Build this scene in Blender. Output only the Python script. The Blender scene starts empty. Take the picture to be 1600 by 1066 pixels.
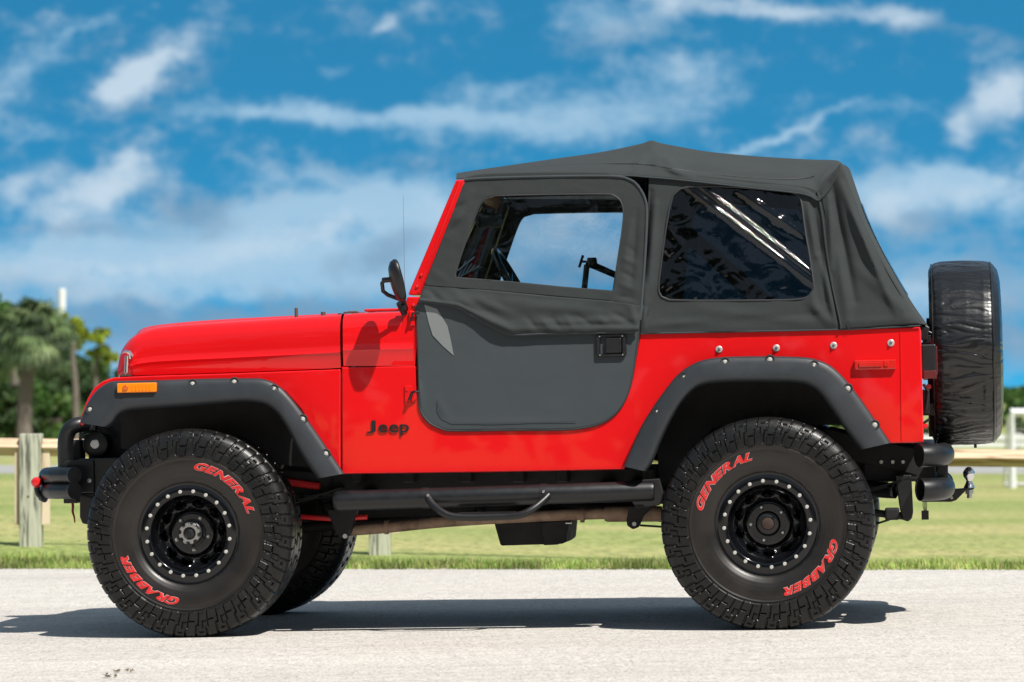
import bpy, bmesh, math, random
import numpy as np
from mathutils import Vector, Matrix, noise
random.seed(7); rng = np.random.default_rng(7)
S = bpy.context.scene
COL = S.collection
R_ = math.radians

# ------------------------------------------------------------------ camera
FPX = 5482.8; PITCH = 0.0154; CAMH = 0.9994
cd = bpy.data.cameras.new("camera"); cam = bpy.data.objects.new("camera", cd); COL.objects.link(cam)
cd.lens = FPX * 36 / 1600; cd.sensor_width = 36; cd.clip_end = 6000; cd.clip_start = 0.1
cam.location = (0, 0, CAMH); cam.rotation_euler = (math.pi / 2 + PITCH, 0, 0)
cd.dof.use_dof = True; cd.dof.focus_distance = 14.35; cd.dof.aperture_fstop = 4.5
S.camera = cam

# ------------------------------------------------------------------ view, sun, sky
S.view_settings.view_transform = 'Standard'; S.view_settings.look = 'None'
S.view_settings.gamma = 1; S.view_settings.exposure = 0.68
SUN_VEC = Vector((0.46, -0.56, 1.0)).normalized()      # towards the sun
SUN_EL = math.asin(SUN_VEC.z); SUN_AZ = math.atan2(SUN_VEC.x, SUN_VEC.y)
sd = bpy.data.lights.new("sun", 'SUN'); sun = bpy.data.objects.new("sun", sd); COL.objects.link(sun)
sd.energy = 4.2; sd.angle = R_(0.53); sd.color = (1.0, 0.955, 0.89)
sun.rotation_euler = SUN_VEC.to_track_quat('Z', 'Y').to_euler()
sun.location = (5, -8, 20)

W = bpy.data.worlds.new("World"); S.world = W; W.use_nodes = True
wt = W.node_tree; wt.nodes.clear()
def N(t, typ, **kw):
    n = t.nodes.new(typ)
    for k, v in kw.items(): setattr(n, k, v)
    return n
def M2(t, op, a, b=None, c=None, clamp=False):
    n = t.nodes.new('ShaderNodeMath'); n.operation = op; n.use_clamp = clamp
    for i, v in enumerate((a, b, c)):
        if v is None: continue
        if isinstance(v, (int, float)): n.inputs[i].default_value = v
        else: t.links.new(v, n.inputs[i])
    return n.outputs[0]
def build_world():
    t = wt; L = t.links.new
    out = N(t, 'ShaderNodeOutputWorld'); bg = N(t, 'ShaderNodeBackground'); L(bg.outputs[0], out.inputs[0])
    tc = N(t, 'ShaderNodeTexCoord'); sep = N(t, 'ShaderNodeSeparateXYZ'); L(tc.outputs['Generated'], sep.inputs[0])
    X, Y, Z = sep.outputs
    # the clear sky: looked up higher than the view so that the low sky keeps the deep polarised blue
    zz = M2(t, 'ADD', M2(t, 'MULTIPLY', Z, 5.0), 0.30)
    cb = N(t, 'ShaderNodeCombineXYZ'); L(X, cb.inputs[0]); L(Y, cb.inputs[1]); L(zz, cb.inputs[2])
    nv = N(t, 'ShaderNodeVectorMath', operation='NORMALIZE'); L(cb.outputs[0], nv.inputs[0])
    sky = N(t, 'ShaderNodeTexSky', sky_type='NISHITA'); sky.sun_disc = False
    sky.sun_elevation = SUN_EL; sky.sun_rotation = SUN_AZ
    sky.air_density = 1.0; sky.dust_density = 0.1; sky.ozone_density = 3.0
    L(nv.outputs[0], sky.inputs[0])
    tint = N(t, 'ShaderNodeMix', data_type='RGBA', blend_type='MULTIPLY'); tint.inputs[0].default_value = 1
    # a polarising filter deepens the sky ahead, at right angles to the sun; behind and overhead a warm tint is added to make shadows less blue
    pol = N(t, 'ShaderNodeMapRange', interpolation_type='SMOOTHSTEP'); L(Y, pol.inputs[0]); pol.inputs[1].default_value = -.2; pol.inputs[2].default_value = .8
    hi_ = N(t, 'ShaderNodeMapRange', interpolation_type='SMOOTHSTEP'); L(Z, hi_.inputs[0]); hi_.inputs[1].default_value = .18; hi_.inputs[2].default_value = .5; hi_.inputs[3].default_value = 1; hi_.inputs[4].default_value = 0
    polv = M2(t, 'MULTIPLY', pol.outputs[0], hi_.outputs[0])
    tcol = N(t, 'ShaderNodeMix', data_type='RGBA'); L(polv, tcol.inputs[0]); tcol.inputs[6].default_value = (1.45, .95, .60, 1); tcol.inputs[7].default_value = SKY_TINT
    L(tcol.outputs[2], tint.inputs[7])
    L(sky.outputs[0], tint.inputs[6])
    # u, v: tangent-plane direction of the sky, in 1/FPX units like the photograph
    ay = M2(t, 'MAXIMUM', M2(t, 'ABSOLUTE', Y), 0.05)
    u = M2(t, 'MULTIPLY_ADD', M2(t, 'DIVIDE', X, ay), FPX, 800)
    v = M2(t, 'MULTIPLY_ADD', M2(t, 'DIVIDE', Z, ay), -FPX, 617)
    uv = N(t, 'ShaderNodeCombineXYZ'); L(M2(t, 'DIVIDE', u, 1000), uv.inputs[0]); L(M2(t, 'DIVIDE', v, 1000), uv.inputs[1]); L(Y, uv.inputs[2])
    def noise_(scale, sx, sy, detail, rough=.55, dist=0.0, off=0):
        mp = N(t, 'ShaderNodeMapping'); mp.inputs['Scale'].default_value = (sx, sy, 1); mp.inputs['Location'].default_value = (off, off * .7, off * .3)
        L(uv.outputs[0], mp.inputs[0])
        n = N(t, 'ShaderNodeTexNoise'); n.inputs['Scale'].default_value = scale; n.inputs['Detail'].default_value = detail
        n.inputs['Roughness'].default_value = rough; n.inputs['Distortion'].default_value = dist
        L(mp.outputs[0], n.inputs['Vector']); return n.outputs[0]
    warp1 = noise_(8.0, 1, 1.3, 6, .62, 0, 3); warp2 = noise_(8.0, 1, 1.3, 6, .62, 0, 9)
    uw = M2(t, 'MULTIPLY_ADD', M2(t, 'SUBTRACT', warp1, .5), 120, u)
    vw = M2(t, 'MULTIPLY_ADD', M2(t, 'SUBTRACT', warp2, .5), 80, v)
    n1 = noise_(4.5, 1, 1.7, 7, .58, .2, 1); n2 = noise_(14, 1, 1.3, 7, .62, .1, 5)
    nn = M2(t, 'ADD', M2(t, 'MULTIPLY', n1, .55), M2(t, 'MULTIPLY', n2, .45))
    def layer(blobs, gain, lo, hi, top, extra=None):
        total = extra
        for (cx, cy, rx, ry, ang, amp) in blobs:
            ca, sa = math.cos(R_(ang)), math.sin(R_(ang))
            du = M2(t, 'SUBTRACT', uw, cx); dv = M2(t, 'SUBTRACT', vw, cy)
            a = M2(t, 'ADD', M2(t, 'MULTIPLY', du, ca / rx), M2(t, 'MULTIPLY', dv, sa / rx))
            b = M2(t, 'ADD', M2(t, 'MULTIPLY', du, -sa / ry), M2(t, 'MULTIPLY', dv, ca / ry))
            d2 = M2(t, 'ADD', M2(t, 'MULTIPLY', a, a), M2(t, 'MULTIPLY', b, b))
            g = M2(t, 'MULTIPLY', M2(t, 'EXPONENT', M2(t, 'MULTIPLY', d2, -1)), amp)
            total = g if total is None else M2(t, 'ADD', total, g)
        dens = M2(t, 'ADD', M2(t, 'MULTIPLY', M2(t, 'SUBTRACT', nn, .5), gain), total)
        mr = N(t, 'ShaderNodeMapRange', interpolation_type='SMOOTHSTEP'); L(dens, mr.inputs[0])
        mr.inputs[1].default_value = lo; mr.inputs[2].default_value = hi; mr.inputs[3].default_value = 0; mr.inputs[4].default_value = top
        return mr.outputs[0]
    def over(under, col, mask):
        m = N(t, 'ShaderNodeMix', data_type='RGBA'); L(mask, m.inputs[0]); L(under, m.inputs[6]); m.inputs[7].default_value = col; return m.outputs[2]
    # cloud added to the sky out of view, for a more neutral shadow fill
    up_ = N(t, 'ShaderNodeMapRange', interpolation_type='SMOOTHSTEP'); L(Z, up_.inputs[0]); up_.inputs[1].default_value = .14; up_.inputs[2].default_value = .3; up_.inputs[4].default_value = .40
    vl = N(t, 'ShaderNodeMapRange', interpolation_type='SMOOTHSTEP'); L(v, vl.inputs[0]); vl.inputs[1].default_value = 180; vl.inputs[2].default_value = 450; vl.inputs[4].default_value = .30
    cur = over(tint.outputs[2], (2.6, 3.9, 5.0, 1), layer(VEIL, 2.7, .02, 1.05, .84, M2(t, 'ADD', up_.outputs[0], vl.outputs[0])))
    cur = over(cur, (1.15, 2.15, 3.25, 1), layer(GREY, 3.0, .0, 1.0, .9))
    cur = over(cur, (3.8, 4.6, 5.3, 1), layer(LIT, 2.4, .02, 1.2, .88))
    fin = N(t, 'ShaderNodeMix', data_type='RGBA'); fin.inputs[0].default_value = 0; L(cur, fin.inputs[6])
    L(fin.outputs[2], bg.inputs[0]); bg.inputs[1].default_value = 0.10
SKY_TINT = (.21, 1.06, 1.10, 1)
# u, v: centre, radii, angle, amount
LIT = [(240, 95, 74, 32, -32, 1.25), (190, 132, 56, 32, -20, 1.1), (40, 292, 50, 30, -30, .8), (160, 308, 100, 34, -22, 1.0), (205, 256, 38, 14, -25, .6), (592, 28, 22, 12, -55, .55), (1560, 160, 62, 38, -35, 1.1), (1500, 200, 28, 36, -10, .7),
       (1110, 4, 130, 20, 3, .8), (1390, 26, 90, 17, 5, .8), (1230, 18, 70, 12, 0, .6), (1085, 125, 60, 30, 15, .35), (690, 330, 50, 34, 0, .5), (330, 405, 180, 34, -6, .65), (90, 430, 150, 28, 0, .6), (520, 360, 110, 26, -8, .6), (200, 470, 120, 18, 0, .4), (1380, 320, 80, 30, -20, .65), (1540, 300, 80, 28, -10, .6), (880, 345, 70, 16, 0, .4), (1440, 460, 110, 26, 0, .5)]
VEIL = [(430, 178, 180, 24, 4, .8), (700, 190, 210, 26, 2, .75), (790, 130, 90, 20, -5, .6), (950, 175, 170, 45, 0, .6), (1100, 110, 100, 40, 0, .6), (1215, 212, 110, 8, -24, .75), (1400, 165, 130, 18, 5, .4), (250, 400, 320, 44, -3, 1.0), (520, 325, 220, 28, -6, .9), (300, 455, 260, 22, 0, .5),
        (650, 340, 100, 45, 0, .8), (560, 420, 220, 34, 0, .7), (1400, 305, 130, 40, 0, .8), (1520, 290, 110, 34, 10, .8), (1480, 440, 150, 60, 0, .5), (930, 30, 110, 35, 0, .55), (130, 50, 90, 14, -38, .45), (25, 125, 60, 40, -40, .4), (530, 105, 42, 20, -10, .6), (860, 380, 130, 40, 0, .35), (470, 280, 150, 14, 0, .3), (50, 205, 70, 16, 0, .3),
        (720, 70, 240, 40, 0, -.3), (1300, 95, 150, 35, 0, -.3), (450, 50, 120, 60, 0, -.3), (60, 235, 200, 14, 0, -.3)]
GREY = [(275, 128, 55, 24, -25, .5), (200, 170, 90, 14, 0, .5), (290, 325, 80, 34, 15, .7), (110, 362, 130, 14, 0, .55), (600, 392, 90, 32, -15, .65), (170, 60, 60, 20, -40, .3), (650, 262, 100, 18, 0, .4), (1480, 48, 120, 14, 5, .6), (950, 50, 90, 22, 0, .35),
        (1450, 345, 90, 24, 0, .5), (1350, 400, 150, 40, 0, .55), (1560, 410, 90, 50, 0, .55), (280, 505, 320, 42, 0, .8), (900, 430, 140, 30, 0, .4), (1540, 520, 160, 60, 0, .7), (700, 520, 400, 60, 0, .6), (50, 440, 120, 24, 0, .4)]
build_world()

# ------------------------------------------------------------------ vehicle frame of reference and measuring tools
X0, Y0, YAW, SL = -1.2186, 15.2725, 0.1159, 0.0209
WB = 2.372; TR = 0.4307
ROOTM = Matrix.Translation((X0, Y0, 0)) @ Matrix.Rotation(-YAW, 4, 'Z') @ Matrix.Rotation(-SL, 4, 'Y')
RI = ROOTM.inverted()
_cp, _sp = math.cos(PITCH), math.sin(PITCH)
def ray(px, py):
    a, b = (px - 800) / FPX, (533 - py) / FPX
    return Vector((a, _cp - b * _sp, _sp + b * _cp))
_o = RI @ Vector((0, 0, CAMH)); _r3 = RI.to_3x3()
def T(px, py, y):
    """measured point of the vehicle: local x, z on the vertical plane y of the vehicle"""
    d = _r3 @ ray(px, py); k = (y - _o.y) / d.y
    return Vector((_o.x + d.x * k, y, _o.z + d.z * k))
def Wd(px, py, Y):
    d = ray(px, py); k = Y / d.y
    return Vector((d.x * k, Y, CAMH + d.z * k))

# ------------------------------------------------------------------ materials
def pbr(name, col, rough=.5, metal=0, coat=0, coat_r=.03, bump=None, var=None, spec=.5, emit=None, sheen=0, dirt=None):
    m = bpy.data.materials.new(name); m.use_nodes = True; t = m.node_tree; b = t.nodes['Principled BSDF']; L = t.links.new
    b.inputs['Base Color'].default_value = (*col, 1); b.inputs['Roughness'].default_value = rough; b.inputs['Metallic'].default_value = metal
    b.inputs['Coat Weight'].default_value = coat; b.inputs['Coat Roughness'].default_value = coat_r; b.inputs['Specular IOR Level'].default_value = spec
    b.inputs['Sheen Weight'].default_value = sheen
    tc = t.nodes.new('ShaderNodeTexCoord')
    if var:      # (scale, amount) or (scale, amount, colour2)
        n = t.nodes.new('ShaderNodeTexNoise'); n.inputs['Scale'].default_value = var[0]; n.inputs['Detail'].default_value = 6; n.inputs['Roughness'].default_value = .65
        L(tc.outputs['Object'], n.inputs['Vector'])
        mr = t.nodes.new('ShaderNodeMapRange'); L(n.outputs[0], mr.inputs[0]); mr.inputs[1].default_value = .3; mr.inputs[2].default_value = .7
        mx = t.nodes.new('ShaderNodeMix'); mx.data_type = 'RGBA'; L(mr.outputs[0], mx.inputs[0])
        c2 = var[2] if len(var) > 2 else tuple(min(1, c * (1 + var[1])) for c in col)
        mx.inputs[6].default_value = (*(c * (1 - var[1]) for c in col), 1) if len(var) <= 2 else (*col, 1)
        mx.inputs[7].default_value = (*c2, 1); L(mx.outputs[2], b.inputs['Base Color'])
        rr = t.nodes.new('ShaderNodeMapRange'); L(n.outputs[0], rr.inputs[0]); rr.inputs[1].default_value = .3; rr.inputs[2].default_value = .7
        rr.inputs[3].default_value = max(.02, rough * .85); rr.inputs[4].default_value = min(1, rough * 1.15); L(rr.outputs[0], b.inputs['Roughness'])
    if bump:     # list of (scale, strength, distance)
        prev = None
        for (sc, st, dist) in bump:
            n = t.nodes.new('ShaderNodeTexNoise'); n.inputs['Scale'].default_value = sc; n.inputs['Detail'].default_value = 4; L(tc.outputs['Object'], n.inputs['Vector'])
            bp = t.nodes.new('ShaderNodeBump'); bp.inputs['Strength'].default_value = st; bp.inputs['Distance'].default_value = dist
            L(n.outputs[0], bp.inputs['Height'])
            if prev: L(prev, bp.inputs['Normal'])
            prev = bp.outputs[0]
        L(prev, b.inputs['Normal'])
    return m
RED = pbr('red_paint', (.64, .0025, .005), .38, 0, .75, .02, spec=.2, bump=[(9, .10, .01), (2.5, .25, .02)])
REDP = pbr('red_plain', (.55, .01, .012), .45, 0, .3)
FAB = pbr('canvas', (.026, .031, .0315), .85, 0, spec=.25, bump=[(900, .35, .0006), (55, .25, .003), (9, .25, .01)], var=(6, .14), sheen=.06)
FABD = pbr('canvas_door', (.042, .051, .057), .88, 0, spec=.25, bump=[(1000, .4, .0006), (22, .2, .003)], var=(5, .10), sheen=.06)
FABH = pbr('canvas_piping', (.02, .021, .023), .6)
FABI = pbr('canvas_inside', (.012, .012, .013), .9)
PATCH = pbr('canvas_patch', (.15, .165, .165), .8, bump=[(1000, .3, .0006)])
FLARE = pbr('flare_plastic', (.020, .024, .029), .48, bump=[(700, .5, .0008), (60, .08, .002)], var=(7, .14))
BLK = pbr('black_powdercoat', (.0055, .006, .007), .40, bump=[(500, .25, .0006)], var=(20, .2))
BLKM = pbr('black_underbody', (.005, .005, .0055), .7, bump=[(120, .3, .002)], var=(9, .4))
GLOSS = pbr('gloss_black_steel', (.0035, .0038, .005), .14, 0, .35, .04, spec=.3, bump=[(30, .05, .004)])
TYRE = pbr('tyre_rubber', (.0045, .0045, .0048), .36, spec=.35, bump=[(300, .4, .001), (60, .25, .002)], var=(14, .3, (.010, .0095, .009)))
SIDEW = pbr('tyre_sidewall', (.0075, .0062, .0052), .38, bump=[(350, .3, .0006)], var=(8, .3, (.014, .0105, .0085)))
HUBM = pbr('hub_metal', (.38, .37, .36), .35, .9)
RUSTD = pbr('rusty_cap', (.035, .018, .011), .7, var=(90, .5))
CHROME = pbr('chrome', (.75, .75, .77), .12, 1)
STEEL = pbr('zinc_steel', (.55, .55, .56), .35, 1)
BOLT = pbr('bolt_steel', (.55, .54, .50), .4, .4)
RUST = pbr('rusty_steel', (.16, .095, .065), .75, .2, bump=[(60, .5, .003)], var=(14, .4, (.42, .30, .21)))
AMBER = pbr('amber_lens', (.90, .22, .0), .25, 0, .3, bump=[(120, .2, .002)])
REDD = pbr('dark_red_lens', (.10, .012, .012), .3, 0, .3)
REDL = pbr('red_lens', (.55, .012, .008), .15, 0, 1, bump=[(120, .2, .002)])
WHT = pbr('tyre_letter_edge', (.40, .33, .32), .6)
REDT = pbr('tyre_letter_red', (.55, .012, .012), .55, var=(60, .2))
VINYL = pbr('black_vinyl', (.0045, .0045, .005), .30, 0, .3, .12, bump=[(300, .12, .001), (40, .2, .004)])
SEAT = pbr('seat_vinyl', (.012, .012, .013), .5)
WHITEP = pbr('white_paint', (.72, .73, .74), .4)

def pane_mat(name, tintc, rough, refl, bumps):
    m = bpy.data.materials.new(name); m.use_nodes = True; t = m.node_tree; t.nodes.clear(); L = t.links.new
    o = t.nodes.new('ShaderNodeOutputMaterial'); mix = t.nodes.new('ShaderNodeMixShader'); tr = t.nodes.new('ShaderNodeBsdfTransparent'); gl = t.nodes.new('ShaderNodeBsdfGlossy')
    tr.inputs[0].default_value = (*tintc, 1); gl.inputs['Roughness'].default_value = rough; gl.inputs[0].default_value = (1, 1, 1, 1)
    tc = t.nodes.new('ShaderNodeTexCoord'); prev = None
    for (sc, st, dist, dis) in bumps:
        n = t.nodes.new('ShaderNodeTexNoise'); n.inputs['Scale'].default_value = sc; n.inputs['Detail'].default_value = 2; n.inputs['Distortion'].default_value = dis
        L(tc.outputs['Object'], n.inputs['Vector']); bp = t.nodes.new('ShaderNodeBump'); bp.inputs['Strength'].default_value = st; bp.inputs['Distance'].default_value = dist
        L(n.outputs[0], bp.inputs['Height'])
        if prev: L(prev, bp.inputs['Normal'])
        prev = bp.outputs[0]
    fr = t.nodes.new('ShaderNodeFresnel'); fr.inputs[0].default_value = 1.5
    if prev: L(prev, gl.inputs['Normal']); L(prev, fr.inputs['Normal'])
    k = M2(t, 'MULTIPLY', fr.outputs[0], refl, clamp=True)
    L(k, mix.inputs[0]); L(tr.outputs[0], mix.inputs[1]); L(gl.outputs[0], mix.inputs[2]); L(mix.outputs[0], o.inputs[0]); return m
GLASS = pane_mat('windshield_glass', (.72, .84, .82), .0, 1.6, [])
CLEAR = pane_mat('clear_vinyl', (.88, .90, .92), .02, 1.0, [(9, .25, .02, 1.5)])
TINT = pane_mat('tinted_vinyl', (.14, .12, .13), .05, .95, [(7, .35, .02, 1.6)])

# ------------------------------------------------------------------ mesh tools
def link(name, me, parent=None, mat=None):
    o = bpy.data.objects.new(name, me); COL.objects.link(o)
    if parent is not None: o.parent = parent
    if mat is not None and me is not None: me.materials.append(mat)
    return o
def tag(o, label=None, cat=None, group=None, kind=None):
    if label: o['label'] = label
    if cat: o['category'] = cat
    if group: o['group'] = group
    if kind: o['kind'] = kind
    return o
def empty(name, parent=None, loc=(0, 0, 0), rot=(0, 0, 0)):
    o = bpy.data.objects.new(name, None); COL.objects.link(o); o.location = loc; o.rotation_euler = rot; o.empty_display_size = .1
    if parent is not None: o.parent = parent
    return o
def smooth_path(pts, n=6, closed=False):
    P = [Vector(p) for p in pts]; out = []
    m = len(P); rngi = range(m if closed else m - 1)
    for i in rngi:
        if closed: a, b, c, d = P[(i - 1) % m], P[i], P[(i + 1) % m], P[(i + 2) % m]
        else: a, b, c, d = P[max(i - 1, 0)], P[i], P[i + 1], P[min(i + 2, m - 1)]
        for k in range(n):
            t = k / n
            out.append(.5 * ((2 * b) + (c - a) * t + (2 * a - 5 * b + 4 * c - d) * t * t + (3 * b - a - 3 * c + d) * t ** 3))
    if not closed: out.append(P[-1])
    return out
class MB:
    def __init__(s): s.v = []; s.f = []
    def add(s, vs, fs, flip=False):
        k = len(s.v); s.v += [tuple(v) for v in vs]
        s.f += [tuple(k + i for i in (reversed(f) if flip else f)) for f in fs]; return s
    def box(s, c, size, rot=None):
        c = Vector(c); h = [x / 2 for x in size]
        vs = [Vector((x * h[0], y * h[1], z * h[2])) for x in (-1, 1) for y in (-1, 1) for z in (-1, 1)]
        if rot is not None: vs = [rot @ v for v in vs]
        return s.add([c + v for v in vs], [(0, 1, 3, 2), (4, 6, 7, 5), (0, 4, 5, 1), (2, 3, 7, 6), (0, 2, 6, 4), (1, 5, 7, 3)])
    def prism(s, xz, y0, y1, yf=None):
        """polygon in x,z extruded from y0 (towards viewer) to y1"""
        n = len(xz); a = [(p[0], y0, p[1]) for p in xz]; b = [(p[0], y1, p[1]) for p in xz]
        return s.add(a + b, [tuple(range(n)), tuple(range(2 * n - 1, n - 1, -1))] + [(i, n + i, n + (i + 1) % n, (i + 1) % n) for i in range(n)])
    def tube(s, pts, r, seg=12, caps=True, closed=False):
        P = [Vector(p) for p in pts]; n = len(P); rr = r if isinstance(r, (list, tuple)) else [r] * n
        up = None; vs = []
        for i in range(n):
            if closed: t = (P[(i + 1) % n] - P[i - 1])
            else: t = P[min(i + 1, n - 1)] - P[max(i - 1, 0)]
            t.normalize()
            if up is None:
                up = Vector((0, 0, 1)) if abs(t.z) < .9 else Vector((0, 1, 0))
            a = t.cross(up)
            if a.length < 1e-6: a = t.cross(Vector((1, 0, 0)))
            a.normalize(); up = a.cross(t).normalized()
            for k in range(seg):
                th = 2 * math.pi * k / seg; vs.append(P[i] + (a * math.cos(th) + up * math.sin(th)) * rr[i])
        fs = []
        for i in range(n if closed else n - 1):
            j = (i + 1) % n
            for k in range(seg): fs.append((i * seg + k, i * seg + (k + 1) % seg, j * seg + (k + 1) % seg, j * seg + k))
        if caps and not closed: fs += [tuple(range(seg - 1, -1, -1)), tuple((n - 1) * seg + k for k in range(seg))]
        return s.add(vs, fs)
    def lathe(s, prof, c, axis='y', seg=48, disp=None):
        """prof: list of (radius, along); axis through c"""
        vs = []; fs = []; m = len(prof)
        for i in range(seg):
            th = 2 * math.pi * i / seg; ct, st = math.cos(th), math.sin(th)
            for (r, h) in prof:
                if axis == 'y': p = (r * ct, h, r * st)
                elif axis == 'x': p = (h, r * ct, r * st)
                else: p = (r * ct, r * st, h)
                vs.append((c[0] + p[0], c[1] + p[1], c[2] + p[2]))
        for i in range(seg):
            j = (i + 1) % seg
            for k in range(m - 1): fs.append((i * m + k, j * m + k, j * m + k + 1, i * m + k + 1))
        return s.add(vs, fs)
    def grid(s, rows, closed=False):
        n = len(rows[0]); vs = [p for r in rows for p in r]; fs = []
        for i in range(len(rows) - 1):
            for k in range(n if closed else n - 1):
                fs.append((i * n + k, i * n + (k + 1) % n, (i + 1) * n + (k + 1) % n, (i + 1) * n + k))
        return s.add(vs, fs)
    def build(s, name, mat, parent=None, ang=35, bevel=0, solid=0, seg=2, off=0, mirror=False, mat2=None):
        me = bpy.data.meshes.new(name)
        vs = [(x, -y, z) for x, y, z in s.v] if mirror else s.v
        fs = [tuple(reversed(f)) for f in s.f] if mirror else s.f
        me.from_pydata(vs, [], fs); me.validate(); me.update()
        bm = bmesh.new(); bm.from_mesh(me); bmesh.ops.remove_doubles(bm, verts=bm.verts, dist=1e-5)
        bmesh.ops.recalc_face_normals(bm, faces=bm.faces); bm.to_mesh(me); bm.free()
        o = link(name, me, parent, mat)
        if mat2: me.materials.append(mat2)
        if solid:
            md = o.modifiers.new('solid', 'SOLIDIFY'); md.thickness = solid; md.offset = off
            if mat2: md.material_offset = 1
        if bevel:
            md = o.modifiers.new('bevel', 'BEVEL'); md.width = bevel; md.segments = seg; md.limit_method = 'ANGLE'; md.angle_limit = R_(38); md.harden_normals = False
        if ang:
            me.polygons.foreach_set('use_smooth', [True] * len(me.polygons))
            if bevel:
                wn = o.modifiers.new('wn', 'WEIGHTED_NORMAL'); wn.keep_sharp = True; wn.weight = 60
            else: me.set_sharp_from_angle(angle=R_(ang))
        return o
def fast(name, V, Q, mat, parent=None, smooth=False):
    V = np.asarray(V, np.float32); Q = np.asarray(Q, np.int32); k = Q.shape[1]
    me = bpy.data.meshes.new(name); me.vertices.add(len(V)); me.vertices.foreach_set('co', V.ravel())
    me.loops.add(Q.size); me.loops.foreach_set('vertex_index', Q.ravel()); me.polygons.add(len(Q))
    me.polygons.foreach_set('loop_start', np.arange(0, Q.size, k, dtype=np.int32))
    if smooth: me.polygons.foreach_set('use_smooth', np.ones(len(Q), bool))
    me.update(calc_edges=True); return link(name, me, parent, mat)
def resample(loop, n, closed=True):
    P = np.array([(p[0], p[1]) for p in loop], float)
    if closed: P = np.vstack([P, P[:1]])
    d = np.r_[0, np.cumsum(np.hypot(*np.diff(P, axis=0).T))]
    t = np.linspace(0, d[-1], n, endpoint=not closed)
    return np.c_[np.interp(t, d, P[:, 0]), np.interp(t, d, P[:, 1])]
def sm2(loop, n=5, closed=True):
    return [(p.x, p.y) for p in smooth_path([(a, b, 0) for a, b in loop], n, closed)]
def seg_d(P, a, b):
    a = np.array(a, float); b = np.array(b, float); ab = b - a; t = np.clip(((P - a) @ ab) / (ab @ ab), 0, 1)
    q = a + t[:, None] * ab; return np.hypot(*(P - q).T), t
def folds(P, fl):
    """sum of ridges: (p0, p1, amplitude m, width px)"""
    out = np.zeros(len(P))
    for (a, b, amp, w) in fl:
        d, t = seg_d(P, a, b); out += amp * np.exp(-(d / w) ** 2) * (0.35 + 0.65 * np.sin(np.pi * np.clip(t, .02, .98)))
    return out
def nz(P, sx, sy, amp, seed=0):
    return np.array([noise.noise(Vector((p[0] * sx, p[1] * sy, seed))) for p in P]) * amp
def cloth(name, rows_px, yfun, mat, parent, fl=(), noi=((.02, .03, .002),), mirror=False, thick=.003, closed=False, mat2=None, extra=None):
    """rows of photo-measured points -> draped sheet on the side of the vehicle"""
    rows = []
    for i, row in enumerate(rows_px):
        P = np.array(row, float); d = folds(P, fl) * 1.5
        for k, (sx, sy, am) in enumerate(noi): d = d + nz(P, sx, sy, am, k * 7.3 + 1)
        if extra is not None: d = d + extra(P)
        rows.append([T(p[0], p[1], yfun(p[0], p[1]) - dd) for p, dd in zip(P, d)])
    return MB().grid(rows, closed).build(name, mat, parent, ang=60, solid=thick, off=0, mirror=mirror, mat2=mat2)
def ring_rows(outer, inner, n, m):
    """matched rows from the outer loop to the inner loop"""
    O = resample(outer, 2000); I = resample(inner, n)
    c = I.mean(0)
    tan_ = np.unwrap(np.arctan2(O[:, 1] - c[1], O[:, 0] - c[0]))
    rows = []; out = []
    for p in I:
        th = math.atan2(p[1] - c[1], p[0] - c[0])
        dd = np.abs(np.angle(np.exp(1j * (tan_ - th)))); out.append(O[np.argmin(dd)])
    out = np.array(out)
    for k in range(m + 1):
        t = k / m; rows.append(out * (1 - t) + I * t)
    return rows
def ring_cloth(name, outer, inner, yfun, mat, parent, n=260, m=22, hem=None, **kw):
    return cloth(name, ring_rows(outer, inner, n, m), yfun, mat, parent, closed=True, **kw)
def tri_fill(loop, nx=70, ny=50):
    """rows filling a loop: horizontal scan between left and right edges (for loops that are x-monotone top/bottom)"""
    P = resample(loop, 1200); xs = np.linspace(P[:, 0].min() + .3, P[:, 0].max() - .3, nx); rows = [[] for _ in range(ny + 1)]
    A = np.vstack([P, P[:1]])
    for x in xs:
        ys = []
        for i in range(len(A) - 1):
            x0, x1 = A[i, 0], A[i + 1, 0]
            if (x0 - x) * (x1 - x) <= 0 and x0 != x1: ys.append(A[i, 1] + (x - x0) / (x1 - x0) * (A[i + 1, 1] - A[i, 1]))
        lo, hi = min(ys), max(ys)
        for k in range(ny + 1): rows[k].append((x, lo + (hi - lo) * k / ny))
    return rows
def text_mesh(txt, size, extrude, offset=0, shear=0):
    c = bpy.data.curves.new('t', 'FONT'); c.body = txt; c.size = size; c.extrude = extrude; c.offset = offset; c.shear = shear; c.resolution_u = 4
    o = bpy.data.objects.new('t', c); COL.objects.link(o); bpy.context.view_layer.update()
    dg = bpy.context.evaluated_depsgraph_get(); me = bpy.data.meshes.new_from_object(o.evaluated_get(dg))
    V = np.array([v.co[:] for v in me.vertices]); F = [tuple(p.vertices) for p in me.polygons]
    bpy.data.objects.remove(o); bpy.data.curves.remove(c); bpy.data.meshes.remove(me); return V, F

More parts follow.
